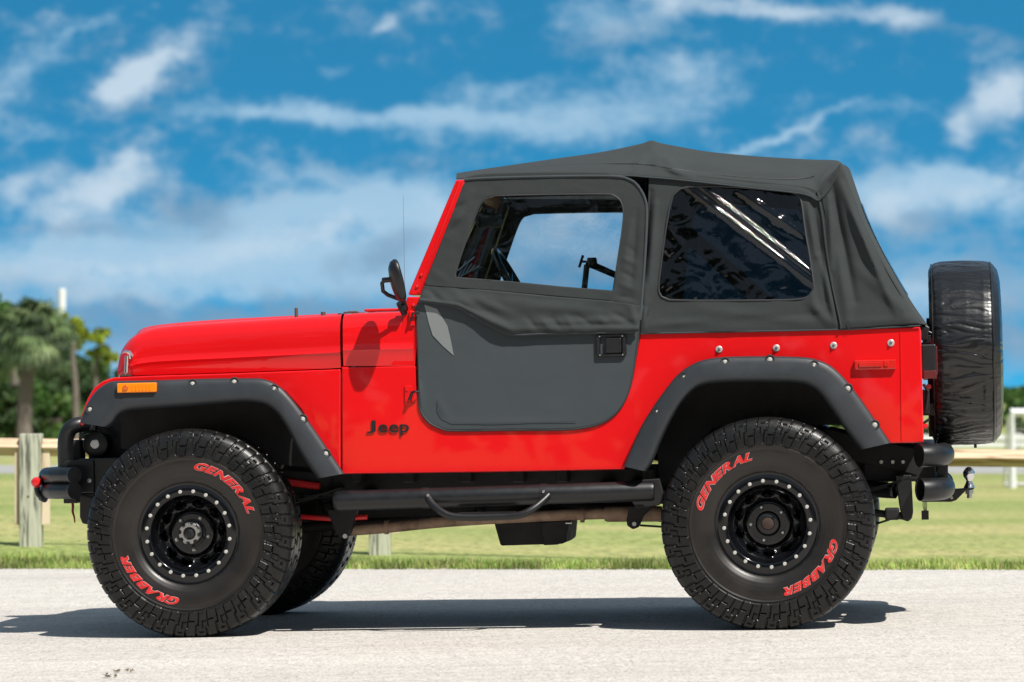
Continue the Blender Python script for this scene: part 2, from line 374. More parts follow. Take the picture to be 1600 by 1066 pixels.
# ------------------------------------------------------------------ the setting
ra = math.tan(SL) * math.cos(YAW); rb = -math.tan(SL) * math.sin(YAW)
def plane_z(x, y):
    xs = 25 * math.tanh((x) / 25); return ra * (xs - X0) + rb * (min(y, 40) - Y0) if y > -20 else ra * (xs - X0) + rb * (-20 - Y0)
def road_hit(px, py):
    d = ray(px, py); k = 15.0
    for _ in range(30): k = (CAMH - (ra * (d.x * k - X0) + rb * (d.y * k - Y0))) / -d.z
    return Vector((d.x * k, d.y * k, 0))
e0, e1 = road_hit(0, 889), road_hit(1600, 890)
ES = (e1.y - e0.y) / (e1.x - e0.x)
def edge_y(x): return e0.y + ES * (max(-14, min(14, x)) - e0.x)
DF = 23.0
def fence_z(x): return max(-.13, min(.06, .001 - .0272 * (x + 3.15)))
def sst(t): t = max(0., min(1., t)); return t * t * (3 - 2 * t)
def ground_z(x, y):
    ye = edge_y(x)
    if y <= ye: return plane_z(x, y)
    if y <= DF:
        t = (y - ye) / (DF - ye); return plane_z(x, ye) * (1 - t) + fence_z(x) * t
    t = sst((y - DF) / 38); return fence_z(x) * (1 - t) - .6 * t
# ground sheet (grass soil) reaching the horizon
def axis_pts(lo, hi, fine, coarse):
    v = [lo]
    while v[-1] < hi:
        d = abs(v[-1]); v.append(v[-1] + max(fine, min(coarse, d * .12)))
    return v
gx = sorted(set([-x for x in axis_pts(0, 1800, .8, 150)] + axis_pts(0, 1800, .8, 150)))
gy = [-1500, -900, -500, -250, -120, -60, -30, -20, -10, 0, 5, 9, 12] + list(np.arange(14, 30, .4)) + list(np.arange(30, 66, 2)) + [70, 80, 100, 130, 170, 220, 300, 450, 700, 1100, 1800]
rows = []
for y in gy:
    row = []
    for x in gx:
        ye = edge_y(x); z = ground_z(x, y)
        z += .012 if y > ye + .25 else (-.06 if y < ye - .05 else 0)
        row.append((x, y, z))
    rows.append(row)
def mat_grass():
    m = bpy.data.materials.new('grass_ground'); m.use_nodes = True; t = m.node_tree; b = t.nodes['Principled BSDF']; L = t.links.new
    b.inputs['Roughness'].default_value = .9; b.inputs['Specular IOR Level'].default_value = .15
    tc = t.nodes.new('ShaderNodeTexCoord')
    def nz_(sc, det, stretch=(1, 1, 1)):
        mp = t.nodes.new('ShaderNodeMapping'); mp.inputs['Scale'].default_value = stretch; L(tc.outputs['Object'], mp.inputs[0])
        n = t.nodes.new('ShaderNodeTexNoise'); n.inputs['Scale'].default_value = sc; n.inputs['Detail'].default_value = det; L(mp.outputs[0], n.inputs['Vector']); return n.outputs[0]
    def ramp(f, stops):
        r = t.nodes.new('ShaderNodeValToRGB'); L(f, r.inputs[0]); e = r.color_ramp.elements
        while len(e) < len(stops): e.new(.5)
        for k, (p, c) in enumerate(stops): e[k].position = p; e[k].color = (*c, 1)
        return r.outputs[0]
    big = ramp(nz_(.16, 5, (.45, 1.6, 1)), [(.36, (.22, .275, .085)), (.5, (.275, .31, .11)), (.62, (.37, .35, .155))])
    fine = ramp(nz_(14, 6, (1, .5, 1)), [(.32, (.58, .62, .52)), (.52, (1, 1, 1)), (.70, (1.3, 1.22, 1.15))])
    mx = t.nodes.new('ShaderNodeMix'); mx.data_type = 'RGBA'; mx.blend_type = 'MULTIPLY'; mx.inputs[0].default_value = 1; L(big, mx.inputs[6]); L(fine, mx.inputs[7]); L(mx.outputs[2], b.inputs['Base Color'])
    bp = t.nodes.new('ShaderNodeBump'); bp.inputs['Strength'].default_value = .8; bp.inputs['Distance'].default_value = .04; L(nz_(22, 4), bp.inputs['Height']); L(bp.outputs[0], b.inputs['Normal'])
    return m
GRASSM = mat_grass()
g = MB().grid(rows).build('ground', GRASSM, None, ang=60); tag(g, kind='structure')
# road sheet with a slightly ragged edge
rows = []
rxs = list(np.arange(-14, 14.01, .08)); rxs = list(np.arange(-600, -14, 40)) + rxs + list(np.arange(16, 620, 40))
for x in rxs:
    ye = edge_y(x) + .09 * noise.noise(Vector((x * 1.6, 1, 0))) + .05 * noise.noise(Vector((x * 9, 4, 0)))
    ys = list(np.linspace(-20, 8, 6)) + list(np.linspace(9, ye - .4, 8)) + [ye]
    rows.append([(x, y, plane_z(x, y) + .004) for y in ys])
def mat_road():
    m = bpy.data.materials.new('pale_asphalt'); m.use_nodes = True; t = m.node_tree; b = t.nodes['Principled BSDF']; L = t.links.new
    b.inputs['Roughness'].default_value = .85; b.inputs['Specular IOR Level'].default_value = .25
    tc = t.nodes.new('ShaderNodeTexCoord')
    def nz_(sc, det, stretch=(1, 1, 1), rough=.6):
        mp = t.nodes.new('ShaderNodeMapping'); mp.inputs['Scale'].default_value = stretch; L(tc.outputs['Object'], mp.inputs[0])
        n = t.nodes.new('ShaderNodeTexNoise'); n.inputs['Scale'].default_value = sc; n.inputs['Detail'].default_value = det; n.inputs['Roughness'].default_value = rough; L(mp.outputs[0], n.inputs['Vector']); return n.outputs[0]
    def ramp(f, stops):
        r = t.nodes.new('ShaderNodeValToRGB'); L(f, r.inputs[0]); e = r.color_ramp.elements
        while len(e) < len(stops): e.new(.5)
        for k, (p, c) in enumerate(stops): e[k].position = p; e[k].color = (*c, 1)
        return r.outputs[0]
    base = ramp(nz_(.8, 7, (.35, 1.5, 1)), [(.33, (.50, .467, .43)), (.5, (.54, .508, .467)), (.68, (.57, .54, .495))])
    agg = ramp(nz_(85, 3, (1, .45, 1), .7), [(.32, (.45, .44, .43)), (.44, (.88, .88, .88)), (.62, (1.04, 1.04, 1.04)), (.74, (1.15, 1.14, 1.12))])
    agg2 = ramp(nz_(24, 4, (1, .35, 1)), [(.36, (.90, .90, .90)), (.6, (1.03, 1.03, 1.03))])
    streak = ramp(nz_(1.6, 5, (.12, 6, 1)), [(.36, (.90, .90, .91)), (.50, (1, 1, 1))])
    cur = base
    for f in (agg, agg2, streak):
        mx = t.nodes.new('ShaderNodeMix'); mx.data_type = 'RGBA'; mx.blend_type = 'MULTIPLY'; mx.inputs[0].default_value = 1; L(cur, mx.inputs[6]); L(f, mx.inputs[7]); cur = mx.outputs[2]
    L(cur, b.inputs['Base Color'])
    bp = t.nodes.new('ShaderNodeBump'); bp.inputs['Strength'].default_value = .7; bp.inputs['Distance'].default_value = .006; L(nz_(90, 3), bp.inputs['Height']); L(bp.outputs[0], b.inputs['Normal'])
    return m
rd = MB().grid(rows).build('road', mat_road(), None, ang=60); tag(rd, kind='structure')
# far grey path across the field
def strip(name, y0, y1, dz, mat):
    xs = np.linspace(-200, 200, 41); o = MB().grid([[(x, y, -.6 + dz) for y in (y0, y1)] for x in xs]).build(name, mat, None); tag(o, kind='structure'); return o
PATHM = pbr('grey_path', (.30, .30, .29), .9, var=(1.2, .12))
strip('path', 71, 79, .018, PATHM)
strip('parking_strip', 92, 101, .018, PATHM)

# grass blades
def blades(name, n, yfun, hmin, hmax, wid, cols, xr=(-7, 7)):
    xs = rng.uniform(*xr, n); ys = np.empty(n); zs = np.empty(n)
    for i in range(n): ys[i] = yfun(xs[i], rng.random()); zs[i] = ground_z(xs[i], ys[i]) - .004
    h = rng.uniform(hmin, hmax, n) * (0.7 + .6 * np.array([noise.noise(Vector((x * 1.7, y * 1.7, 0))) + .5 for x, y in zip(xs, ys)]))
    az = rng.uniform(0, 2 * np.pi, n); lean = rng.uniform(.15, .9, n) * h
    wx, wy = np.cos(az + 1.57) * wid, np.sin(az + 1.57) * wid; lx, ly = np.cos(az) * lean, np.sin(az) * lean
    V = np.stack([np.c_[xs - wx, ys - wy, zs], np.c_[xs + wx, ys + wy, zs],
                  np.c_[xs + wx * .7 + lx * .4, ys + wy * .7 + ly * .4, zs + h * .6], np.c_[xs - wx * .7 + lx * .4, ys - wy * .7 + ly * .4, zs + h * .6],
                  np.c_[xs + lx, ys + ly, zs + h]], 1).reshape(-1, 3)
    b = np.arange(n)[:, None] * 5
    F = np.vstack([b + [0, 1, 2], b + [0, 2, 3], b + [3, 2, 4]])
    o = fast(name, V, F, cols[0])
    for c in cols[1:]: o.data.materials.append(c)
    mi = np.tile(rng.integers(0, len(cols), n), 3); o.data.polygons.foreach_set('material_index', mi.astype(np.int32)); return tag(o, kind='stuff')
def leafmat(name, col, tr=.4):
    m = bpy.data.materials.new(name); m.use_nodes = True; t = m.node_tree; b = t.nodes['Principled BSDF']; L = t.links.new
    b.inputs['Base Color'].default_value = (*col, 1); b.inputs['Roughness'].default_value = .6; b.inputs['Specular IOR Level'].default_value = .3
    tc = t.nodes.new('ShaderNodeTexCoord'); n = t.nodes.new('ShaderNodeTexNoise'); n.inputs['Scale'].default_value = 2.2; n.inputs['Detail'].default_value = 6; L(tc.outputs['Object'], n.inputs['Vector'])
    mr = t.nodes.new('ShaderNodeMapRange'); L(n.outputs[0], mr.inputs[0]); mr.inputs[1].default_value = .36; mr.inputs[2].default_value = .64; mr.inputs[3].default_value = .55; mr.inputs[4].default_value = 1.55
    mx = t.nodes.new('ShaderNodeVectorMath'); mx.operation = 'SCALE'; mx.inputs[0].default_value = col; L(mr.outputs[0], mx.inputs['Scale']); L(mx.outputs[0], b.inputs['Base Color'])
    o = t.nodes['Material Output']; tl = t.nodes.new('ShaderNodeBsdfTranslucent'); L(mx.outputs[0], tl.inputs[0]); ms = t.nodes.new('ShaderNodeMixShader'); ms.inputs[0].default_value = tr
    L(b.outputs[0], ms.inputs[1]); L(tl.outputs[0], ms.inputs[2]); L(ms.outputs[0], o.inputs[0]); return m
GB = [leafmat('blade_green', (.19, .29, .055)), leafmat('blade_light', (.28, .37, .09)), leafmat('blade_dry', (.42, .38, .17)), leafmat('blade_mid', (.24, .33, .075))]
tag(blades('verge_grass', 42000, lambda x, r: edge_y(x) - .14 + .10 * noise.noise(Vector((x * 1.3, 2, 0))) + .9 * r ** 1.2, .018, .070, .0035, GB), 'short bright grass blades along the road edge', 'grass')
tag(blades('lawn_grass', 60000, lambda x, r: edge_y(x) + .8 + (DF + 6 - edge_y(x)) * r, .008, .020, .005, GB, (-6, 6)), 'mown lawn grass around the fence posts', 'grass')

# ------------------------------------------------------------------ wooden rail fence: posts with side boards and diamond rail
def mat_wood(name, c1, c2, sc, along):
    m = bpy.data.materials.new(name); m.use_nodes = True; t = m.node_tree; b = t.nodes['Principled BSDF']; L = t.links.new; b.inputs['Roughness'].default_value = .8
    tc = t.nodes.new('ShaderNodeTexCoord'); mp = t.nodes.new('ShaderNodeMapping'); mp.inputs['Scale'].default_value = along; L(tc.outputs['Object'], mp.inputs[0])
    n = t.nodes.new('ShaderNodeTexNoise'); n.inputs['Scale'].default_value = sc; n.inputs['Detail'].default_value = 6; n.inputs['Distortion'].default_value = .6; L(mp.outputs[0], n.inputs['Vector'])
    r = t.nodes.new('ShaderNodeValToRGB'); L(n.outputs[0], r.inputs[0]); e = r.color_ramp.elements; e[0].position = .38; e[0].color = (*c1, 1); e[1].position = .58; e[1].color = (*c2, 1)
    e2 = e.new(.47); e2.color = (*[(a + 2 * b_) / 3 for a, b_ in zip(c1, c2)], 1)
    L(r.outputs[0], b.inputs['Base Color']); bp = t.nodes.new('ShaderNodeBump'); bp.inputs['Strength'].default_value = .5; bp.inputs['Distance'].default_value = .004; L(n.outputs[0], bp.inputs['Height']); L(bp.outputs[0], b.inputs['Normal'])
    return m
WPOST = mat_wood('treated_post_wood', (.11, .115, .09), (.47, .48, .38), 11, (3.2, 3.2, .35))
WRAIL = mat_wood('rail_wood', (.30, .19, .105), (.58, .44, .30), 8, (.25, 3, 3))
WBRD = mat_wood('board_wood', (.48, .36, .24), (.66, .55, .41), 9, (3.2, 3.2, .3))
def rail_z(x): return CAMH + (617 - (684 + 17 * (FPX * x / DF + 800) / 1500)) / FPX * DF
fence_labels = ['weathered square fence post with pale side boards beside the front bumper', 'fence post of which only the foot shows below the running board', 'fence post hidden behind the rear wheel', 'fence post beyond the right edge of the picture']
for k, pxc in enumerate((49.5, 594, 1141, 1689)):
    x = (pxc - 800) / FPX * DF; gz = ground_z(x, DF); tz = rail_z(x) + .03
    p = empty('fence_post', None, (x, DF, gz)); tag(p, fence_labels[k], 'fence post', 'posts of the wooden rail fence')
    h = tz - gz
    mb = MB(); w = .069
    mb.grid([[(sx * (w + .002 * noise.noise(Vector((q * 5, sx, k)))), sy * w, q) for sx, sy in ((-1, -1), (1, -1), (1, 1), (-1, 1))] for q in np.linspace(-.1, h, 9)], closed=True)
    n0 = len(mb.v) - 4; mb.f.append((n0, n0 + 1, n0 + 2, n0 + 3))
    mb.build('post_body', WPOST, p, ang=0, bevel=.005)
    for sx in (-1, 1):
        bw = .034 if sx < 0 else .052
        MB().box((sx * (w + bw / 2 + .003), -.02, h * .56), (bw, .035, h * .72)).build('side_board', WBRD, p, ang=0, bevel=.003)
        MB().box((sx * (w + bw / 2 - .006), .045, h * .56), (bw - .01, .034, h * .70)).build('side_board', WBRD, p, ang=0, bevel=.003)
    kn = MB().lathe([(0, -.0712), (.007, -.0712), (.008, -.069)], (-.012, 0, h * .45), seg=12).build('bolt_head', pbr('rusty_bolt', (.09, .05, .03), .7), p)
for (xa, xb, lab) in ((-5.6, (49.5 - 800) / FPX * DF - .072, 'pale diamond-set fence rail left of the weathered post'),
                      ((49.5 - 800) / FPX * DF + .072, (594 - 800) / FPX * DF - .072, 'pale diamond-set fence rail running from the weathered post behind the front wheel'),
                      ((594 - 800) / FPX * DF + .072, (1141 - 800) / FPX * DF - .072, 'fence rail running behind the middle of the car'),
                      ((1141 - 800) / FPX * DF + .072, (1689 - 800) / FPX * DF - .072, 'pale fence rail below the spare wheel at the right'),
                      ((1689 - 800) / FPX * DF + .072, 6.0, 'fence rail beyond the right edge of the picture')):
    mb = MB(); r = .059; xs = np.linspace(xa, xb, 12)
    mb.grid([[(x, DF + c * r, rail_z(x) - r + s * r + .003 * noise.noise(Vector((x, 3, 0)))) for c, s in ((0, 1), (1, 0), (0, -1), (-1, 0))] for x in xs], closed=True)
    n = len(mb.v); mb.f += [(0, 1, 2, 3), (n - 1, n - 2, n - 3, n - 4)]
    o = mb.build('fence_rail', WRAIL, None, ang=0, bevel=.004); tag(o, lab, 'fence rail', 'rails of the wooden fence')

# ------------------------------------------------------------------ far field: white rail fence, goal, light pole
D2 = 88.0; fg = -.6
wf = empty('white_fence', None, (0, D2, fg)); tag(wf, 'far white rail fence across the playing field', 'fence')
def fz(py, D): return CAMH + (617 - py) / FPX * D
for (pa, pb) in ((679, 687), (691, 698)):
    z1, z0 = fz(pa, D2), fz(pb, D2)
    MB().box((49, 0, (z0 + z1) / 2 - fg), (80, .05, z1 - z0)).build('rail', WHITEP, wf, ang=0)
for k in range(3, 29):
    MB().box((k * 3 + .7, .06, (fz(677, D2) - fg) / 2), (.13, .06, fz(677, D2) - fg)).build('post', WHITEP, wf, ang=0)
DG = 60.0
go = empty('goal', None, Wd(1577, 760, DG) ); go.location.z = -.6; tag(go, 'small white football goal at the right edge of the field', 'goal')
gh = (760 - 641) / FPX * DG; 
fr = MB().tube([(0.05, 0, 0), (0.05, 0, gh), (2.4, 0, gh), (2.4, 0, 0)], .075, 8); fr.build('goal_frame', WHITEP, go)
MB().tube([(0.05, 0, gh), (.05, .5, gh - .1), (.05, 1.0, .05), (2.4, 1.0, .05), (2.4, .5, gh - .1), (2.4, 0, gh)], .03, 6).build('back_frame', WHITEP, go)
nb = MB()
for i in range(25): nb.tube([(.05 + i * .098, .02, gh), (.05 + i * .098, 1.0, .05)], .004, 4)
for i in range(14): t_ = i / 13; nb.tube([(.05, .02 + t_ * .98, gh + (.05 - gh) * t_), (2.4, .02 + t_ * .98, gh + (.05 - gh) * t_)], .004, 4)
nb.build('net', WHITEP, go)
DP = 150.0
pb_ = Wd(96.5, 617, DP); lp = empty('light_pole', None, (pb_.x, DP, fg)); tag(lp, 'top of a white pole rising behind the palm', 'pole')
ph = fz(451, DP) - fg
MB().lathe([(0, 0), (.14, 0), (.13, ph - .9), (.13, ph - .88), (.16, ph - .85), (.16, ph - .03), (.13, ph), (0, ph)], (0, 0, 0), axis='z', seg=14).build('mast', WHITEP, lp)

# ------------------------------------------------------------------ trees
BARK = pbr('bark', (.13, .10, .085), .9, bump=[(14, .8, .03)], var=(5, .35)); BARKG = pbr('grey_bark', (.15, .125, .105), .9, bump=[(10, .8, .03)], var=(5, .3))
LF = {'dark': [leafmat('leaf_dark', (.045, .085, .03), .3), leafmat('leaf_dark2', (.065, .11, .04), .3)],
      'mid': [leafmat('leaf_mid', (.07, .15, .035), .35), leafmat('leaf_mid2', (.11, .19, .05), .35)],
      'lime': [leafmat('leaf_lime', (.42, .48, .04), .4), leafmat('leaf_lime2', (.30, .38, .05), .4), leafmat('leaf_olive', (.16, .21, .05), .35)],
      'palm': [leafmat('frond', (.12, .18, .07), .35), leafmat('frond2', (.20, .26, .12), .35), leafmat('frond_dark', (.07, .11, .05), .3)]}
def crown(name, clumps, n, size, mats, parent):
    Vs = []; tot = sum(c[3] ** 2 for c in clumps)
    mi = []
    for (cx, cy, cz, r) in clumps:
        k = int(n * r * r / tot) + 8
        d = rng.normal(size=(k, 3)); d /= np.linalg.norm(d, axis=1)[:, None]; rad = r * rng.uniform(.35, 1.08, k) ** .6
        c = np.array([cx, cy, cz]) + d * rad[:, None] * [1, 1, .78]
        a = rng.normal(size=(k, 3)); a /= np.linalg.norm(a, axis=1)[:, None]; b = np.cross(a, rng.normal(size=(k, 3))); b /= np.linalg.norm(b, axis=1)[:, None]
        s = size * rng.uniform(.5, 1.3, k)[:, None]; Vs.append(np.stack([c - a * s, c + b * s * .5, c + a * s, c - b * s * .5], 1).reshape(-1, 3)); mi.append(np.full(k, rng.integers(0, len(mats))))
    V = np.vstack(Vs); Q = np.arange(len(V)).reshape(-1, 4); o = fast(name, V, Q, mats[0], parent)
    for m in mats[1:]: o.data.materials.append(m)
    mi = np.concatenate(mi); sw = rng.random(len(mi)) < .3; mi[sw] = rng.integers(0, len(mats), sw.sum()); o.data.polygons.foreach_set('material_index', mi.astype(np.int32)); return o
def limbs(h, r, tops, bark, parent, bend=.15):
    mb = MB(); top = Vector((rng.normal() * bend, rng.normal() * bend, h * .62))
    base = [Vector((0, 0, -.2)), Vector((0, 0, h * .15)), Vector((top.x * .3, top.y * .5, h * .35)), top]; P = smooth_path(base, 4); mb.tube(P, list(np.linspace(r * 1.15, r * .55, len(P))), 9)
    for (x, y, z) in tops:
        s = P[int(len(P) * rng.uniform(.5, .95)) - 1]; e = Vector((x, y, z)); m_ = (s + e) / 2 + Vector((0, 0, -.12 * (e - s).length)); Q = smooth_path([s, m_, e], 4); mb.tube(Q, list(np.linspace(r * .38, r * .08, len(Q))), 6)
    return mb.build('trunk', bark, parent)
def tree(px, ptop, D, width_px, kind, label, group, n=3800, bare=.25, base_z=fg, leaf=.16, cat='tree', name='broadleaf_tree'):
    x = (px - 800) / FPX * D; h = fz(ptop, D) - base_z; w = width_px / FPX * D / 2
    t = empty(name, None, (x, D, base_z)); tag(t, label, cat, group)
    cl = []
    for k in range(22):
        q = rng.random(); zz = h * (bare + (.93 - bare) * q); env = w * (math.sin(math.pi * min(1, .18 + .8 * q)) ** .6) * .8
        a = rng.uniform(0, 6.28); rr = env * math.sqrt(rng.random()); cr = rng.uniform(.16, .30) * min(w * 1.3, h * .6); cl.append((rr * math.cos(a), rr * math.sin(a), min(zz, h - cr * .75), cr))
    limbs(h, max(.06, h * .028), [c[:3] for c in cl[:10]], BARK, t); crown('crown', cl, n, leaf, LF[kind], t); return t
# left wood
LW = [(-60, 500, 118, 260, 'mid'), (20, 520, 126, 240, 'dark'), (95, 545, 122, 190, 'dark'), (150, 560, 124, 150, 'mid'), (190, 575, 128, 150, 'dark'), (60, 590, 119, 150, 'dark'), (-20, 580, 117, 180, 'mid'), (128, 600, 118, 120, 'dark'), (10, 600, 114, 130, 'dark'), (172, 605, 117, 120, 'dark'), (85, 615, 115, 130, 'mid'),
      (250, 585, 126, 170, 'dark'), (330, 600, 128, 200, 'mid')]
LWL = ['broad green tree cut by the left edge of the picture', 'dark tree behind the palm trunk', 'dark tree right behind the palm crown', 'green tree below the lime-topped pine', 'dark tree touching the hood line', 'low dark tree beside the palm trunk', 'low green tree at the left edge', 'low dark tree by the thin bare trunk', 'low dark bush-like tree left of the palm trunk', 'low dark tree just in front of the fender', 'small green tree between the two trunks', 'dark tree hidden by the front of the hood', 'green tree hidden behind the hood']
for a, lab in zip(LW, LWL): tree(*a, lab, 'dense trees beyond the field on the left', n=3400, bare=.08, leaf=.17)
RW = [(1590, 605, 122, 170, 'mid'), (1530, 622, 126, 160, 'dark'), (1680, 600, 124, 170, 'dark'), (1440, 612, 128, 150, 'dark')]
RWL = ['green tree behind the goal at the right edge', 'dark low tree hidden behind the spare wheel', 'dark tree beyond the right edge of the picture', 'dark tree seen in the gap between tailgate and spare wheel']
for a, lab in zip(RW, RWL): tree(*a, lab, 'trees beyond the field on the right', n=3600, bare=.08, leaf=.15)
for k, (px, pt) in enumerate(((430, 610), (560, 618), (690, 620), (820, 622), (950, 618), (1080, 622), (1210, 620), (1330, 618))):
    tree(px, pt, 130 + 3 * (k % 3), 190, ('dark', 'mid')[k % 2], 'low tree of the far tree line hidden behind the car', 'tree line hidden behind the car', n=1500, bare=.06, leaf=.22)
# lime-topped pine
def pine(px, D, label, clumps_px, trunk_px, r, kinds='lime'):
    bx = (trunk_px[0][0] - 800) / FPX * D; t = empty('pine_tree', None, (bx, D, fg)); tag(t, label, 'tree', 'tall thin trees')
    P = [Vector(((a - 800) / FPX * D - bx, 0, fz(b, D) - fg)) for a, b in trunk_px]; P[0].z = -.2; Q = smooth_path(P, 4); mb = MB().tube(Q, list(np.linspace(r, r * .5, len(Q))), 9)
    cl = []
    for (a, b, rr) in clumps_px:
        c = Vector(((a - 800) / FPX * D - bx, rng.normal() * .3, fz(b, D) - fg)); R = rr / FPX * D
        s = Q[-1 - rng.integers(0, 5)]; mb.tube(smooth_path([s, (s + c) / 2 + Vector((0, 0, -.1)), c], 3), .03, 5)
        for _ in range(5): cl.append((c.x + rng.normal() * R * .45, c.y + rng.normal() * R * .5, c.z + rng.normal() * R * .3, R * .55))
    mb.build('trunk', BARKG, t); crown('crown', cl, 3200, .09, LF[kinds], t); return t
pine(118, 108, 'thin tree with bare grey trunk and lime green tufts', [(112, 505, 17), (128, 515, 15), (100, 520, 14), (118, 535, 13), (95, 500, 12)], [(120, 690), (119, 640), (117, 590), (113, 555), (116, 530)], .12)
pine(160, 112, 'small tree with round lime green tufts beside the hood', [(162, 520, 15), (150, 528, 12), (160, 548, 15), (148, 552, 12), (172, 560, 10)], [(152, 690), (150, 620), (150, 570), (155, 545), (158, 530)], .08)
pine(50, 114, 'bright green leaning tree at the far left of the photo', [(5, 478, 20), (-12, 500, 24), (10, 500, 14), (-25, 470, 20)], [(28, 690), (26, 640), (22, 590), (12, 540), (4, 500)], .2, 'mid')
# cabbage palm
def palm(px, D, crown_py, r_px, base_px, label, n=46):
    bx = (base_px - 800) / FPX * D; t = empty('palm_tree', None, (bx, D, fg)); tag(t, label, 'palm')
    cx = (px - 800) / FPX * D - bx; cz = fz(crown_py, D) - fg; R = r_px / FPX * D
    mb = MB(); P = smooth_path([(0, 0, -.2), (.02, 0, cz * .4), (cx * .6, 0, cz * .75), (cx, 0, cz)], 8)
    mb.tube(P, [.24 - .05 * (i / len(P)) + .012 * math.sin(i * 2.1) for i in range(len(P))], 12); mb.build('trunk', BARKG, t)
    bo = MB()
    for k in range(60):
        a = k * 2.4; z = cz * (.70 + .28 * k / 60); bo.tube([(cx * .9 + .2 * math.cos(a), .2 * math.sin(a), z), (cx + .42 * math.cos(a), .42 * math.sin(a), z + .35)], [.06, .03], 4)
    bo.build('old_leaf_bases', pbr('dead_boots', (.16, .095, .055), .9), t)
    V = []; F = []; mi = []
    def fan(a, el, ln, m):
        base = Vector((cx, 0, cz)); d = Vector((math.cos(a) * math.cos(el), math.sin(a) * math.cos(el), math.sin(el))); tip = base + d * ln * .5 + Vector((0, 0, -.1 * ln))
        side = d.cross(Vector((0, 0, 1))).normalized(); up = side.cross(d)
        for j in range(19):
            th = -1.9 + 3.8 * j / 18; dd = (d * math.cos(th) + side * math.sin(th)).normalized(); L_ = ln * .55 * (1 - .12 * abs(th)) * rng.uniform(.85, 1.1)
            pr = None; w = ln * .035
            pts = [tip, tip + dd * L_ * .5 + up * .04 * ln, tip + dd * L_ * .85 + Vector((0, 0, -.10 * ln)), tip + dd * L_ + Vector((0, 0, -.28 * ln))]
            nrm = dd.cross(up).normalized(); ws = (w * .4, w, w * .7, w * .1)
            k0 = len(V)
            for p, q in zip(pts, ws): V.append(p - nrm * q); V.append(p + nrm * q)
            for i in range(3): F.append((k0 + 2 * i, k0 + 2 * i + 1, k0 + 2 * i + 3, k0 + 2 * i + 2)); mi.append(m)
        k0 = len(V); V.extend([base - side * .02, base + side * .02, tip + side * .015, tip - side * .015]); F.append((k0, k0 + 1, k0 + 2, k0 + 3)); mi.append(m)
    for k in range(n):
        el = math.asin(max(-.95, min(.97, 1 - 1.75 * (k + .5) / n))); fan(k * 2.39996 + rng.normal() * .2, el, R * rng.uniform(.85, 1.1), rng.integers(0, 3))
    o = fast('fronds', np.array([v[:] for v in V]), np.array(F), LF['palm'][0], t)
    for m in LF['palm'][1:]: o.data.materials.append(m)
    o.data.polygons.foreach_set('material_index', np.array(mi, np.int32)); return t
palm(52, 104, 518, 72, 38, 'large cabbage palm with thick grey trunk and drooping fan fronds', 60)
palm(-70, 109, 540, 55, -70, 'cabbage palm just outside the left edge of the picture', 40)

# ------------------------------------------------------------------ dark leaf clumps added unseen behind the viewer, to darken what paint and windows mirror
cl = []
for k in range(75):
    x = -60 + 1.65 * k; cl.append((x, -19 + rng.normal() * 1, 2.2 + rng.normal() * .5, rng.uniform(2.2, 3.0))); cl.append((x + .8, -19 + rng.normal() * 1.5, 6.0 + rng.normal() * .8, rng.uniform(2.0, 3.2))); cl.append((x + .4, -20 + rng.normal() * 1.5, 9.8 + rng.normal() * 1.2, rng.uniform(1.2, 2.6)))
wd = crown('added_foliage', cl, 60000, .34, LF['dark'], None); tag(wd, kind='stuff'); wd['label'] = 'unseen dark foliage added behind the viewer to darken reflections'; wd['category'] = 'added_foliage'
# ------------------------------------------------------------------ leaf litter on the road in front
DL = pbr('dead_leaf', (.10, .075, .035), .8)
for k, (px, py, s) in enumerate(((171, 1061, .016), (183, 1053, .012), (204, 1052, .011), (168, 1058, .006))):
    h = road_hit(px, py); o = MB()
    for q in range(5):
        a = rng.uniform(0, 6.28); c = Vector((rng.normal() * s, rng.normal() * s * .8, .006)); u_ = Vector((math.cos(a), math.sin(a), .15)) * s; v_ = Vector((-math.sin(a), math.cos(a), .25)) * s * .4
        o.add([c - u_, c + v_, c + u_ + Vector((0, 0, .006)), c - v_], [(0, 1, 2, 3)])
    b = o.build('dead_leaf', DL, None, ang=0); b.location = (h.x, h.y, plane_z(h.x, h.y) + .004)
    tag(b, ('largest brown dead leaf on the road near the bottom edge', 'brown dead leaf on the road, just above the largest one', 'brown dead leaf on the road, rightmost of the few', 'tiny brown leaf scrap on the road, left of the others')[k], 'leaf', 'dead leaves on the road')
# ================================================================== THE CAR
J = empty('off_road_car'); J.matrix_world = ROOTM
tag(J, 'red lifted off-road car with grey canvas soft top, black fender flares and huge black tyres', 'car')
def P2(lst, y): return [(p.x, p.z) for p in (T(a, b, y) for a, b in lst)]
YB = -.745
# ---- tub side panels
side = [(534, 574), (534, 741), (760, 738), (975, 734), (990, 700), (1010, 660), (1040, 612), (1065, 590), (1095, 575), (1135, 570), (1240, 571), (1275, 580), (1300, 605), (1345, 660), (1370, 693), (1443, 692), (1441, 600), (1438, 511),
        (1000, 521), (988, 590), (976, 624), (955, 650), (930, 664), (900, 670), (720, 673), (690, 668), (668, 655), (656, 630), (651, 600), (650, 572)]
tub = empty('tub', J)
for mir in (False, True):
    MB().prism(P2(side, YB), YB, YB + .028).build('side_panel', RED, tub, ang=30, bevel=.006, mirror=mir)
# thin pressed seam lines on the rear quarter
for mir in (False, True):
    a, b = T(1407, 516, YB - .001), T(1409, 691, YB - .001)
    MB().tube([a, b], .0028, 6).build('seam', RED, tub, mirror=mir)
A = T(534, 741, YB); B = T(1443, 692, YB); zf = T(800, 737, YB).z
STEELD = pbr('dark_stud', (.16, .16, .165), .4, .6)
SNAP = pbr('snap_zinc', (.50, .48, .46), .45, .5)
def q(px, py, y=YB): p = T(px, py, y); return p.x, p.z
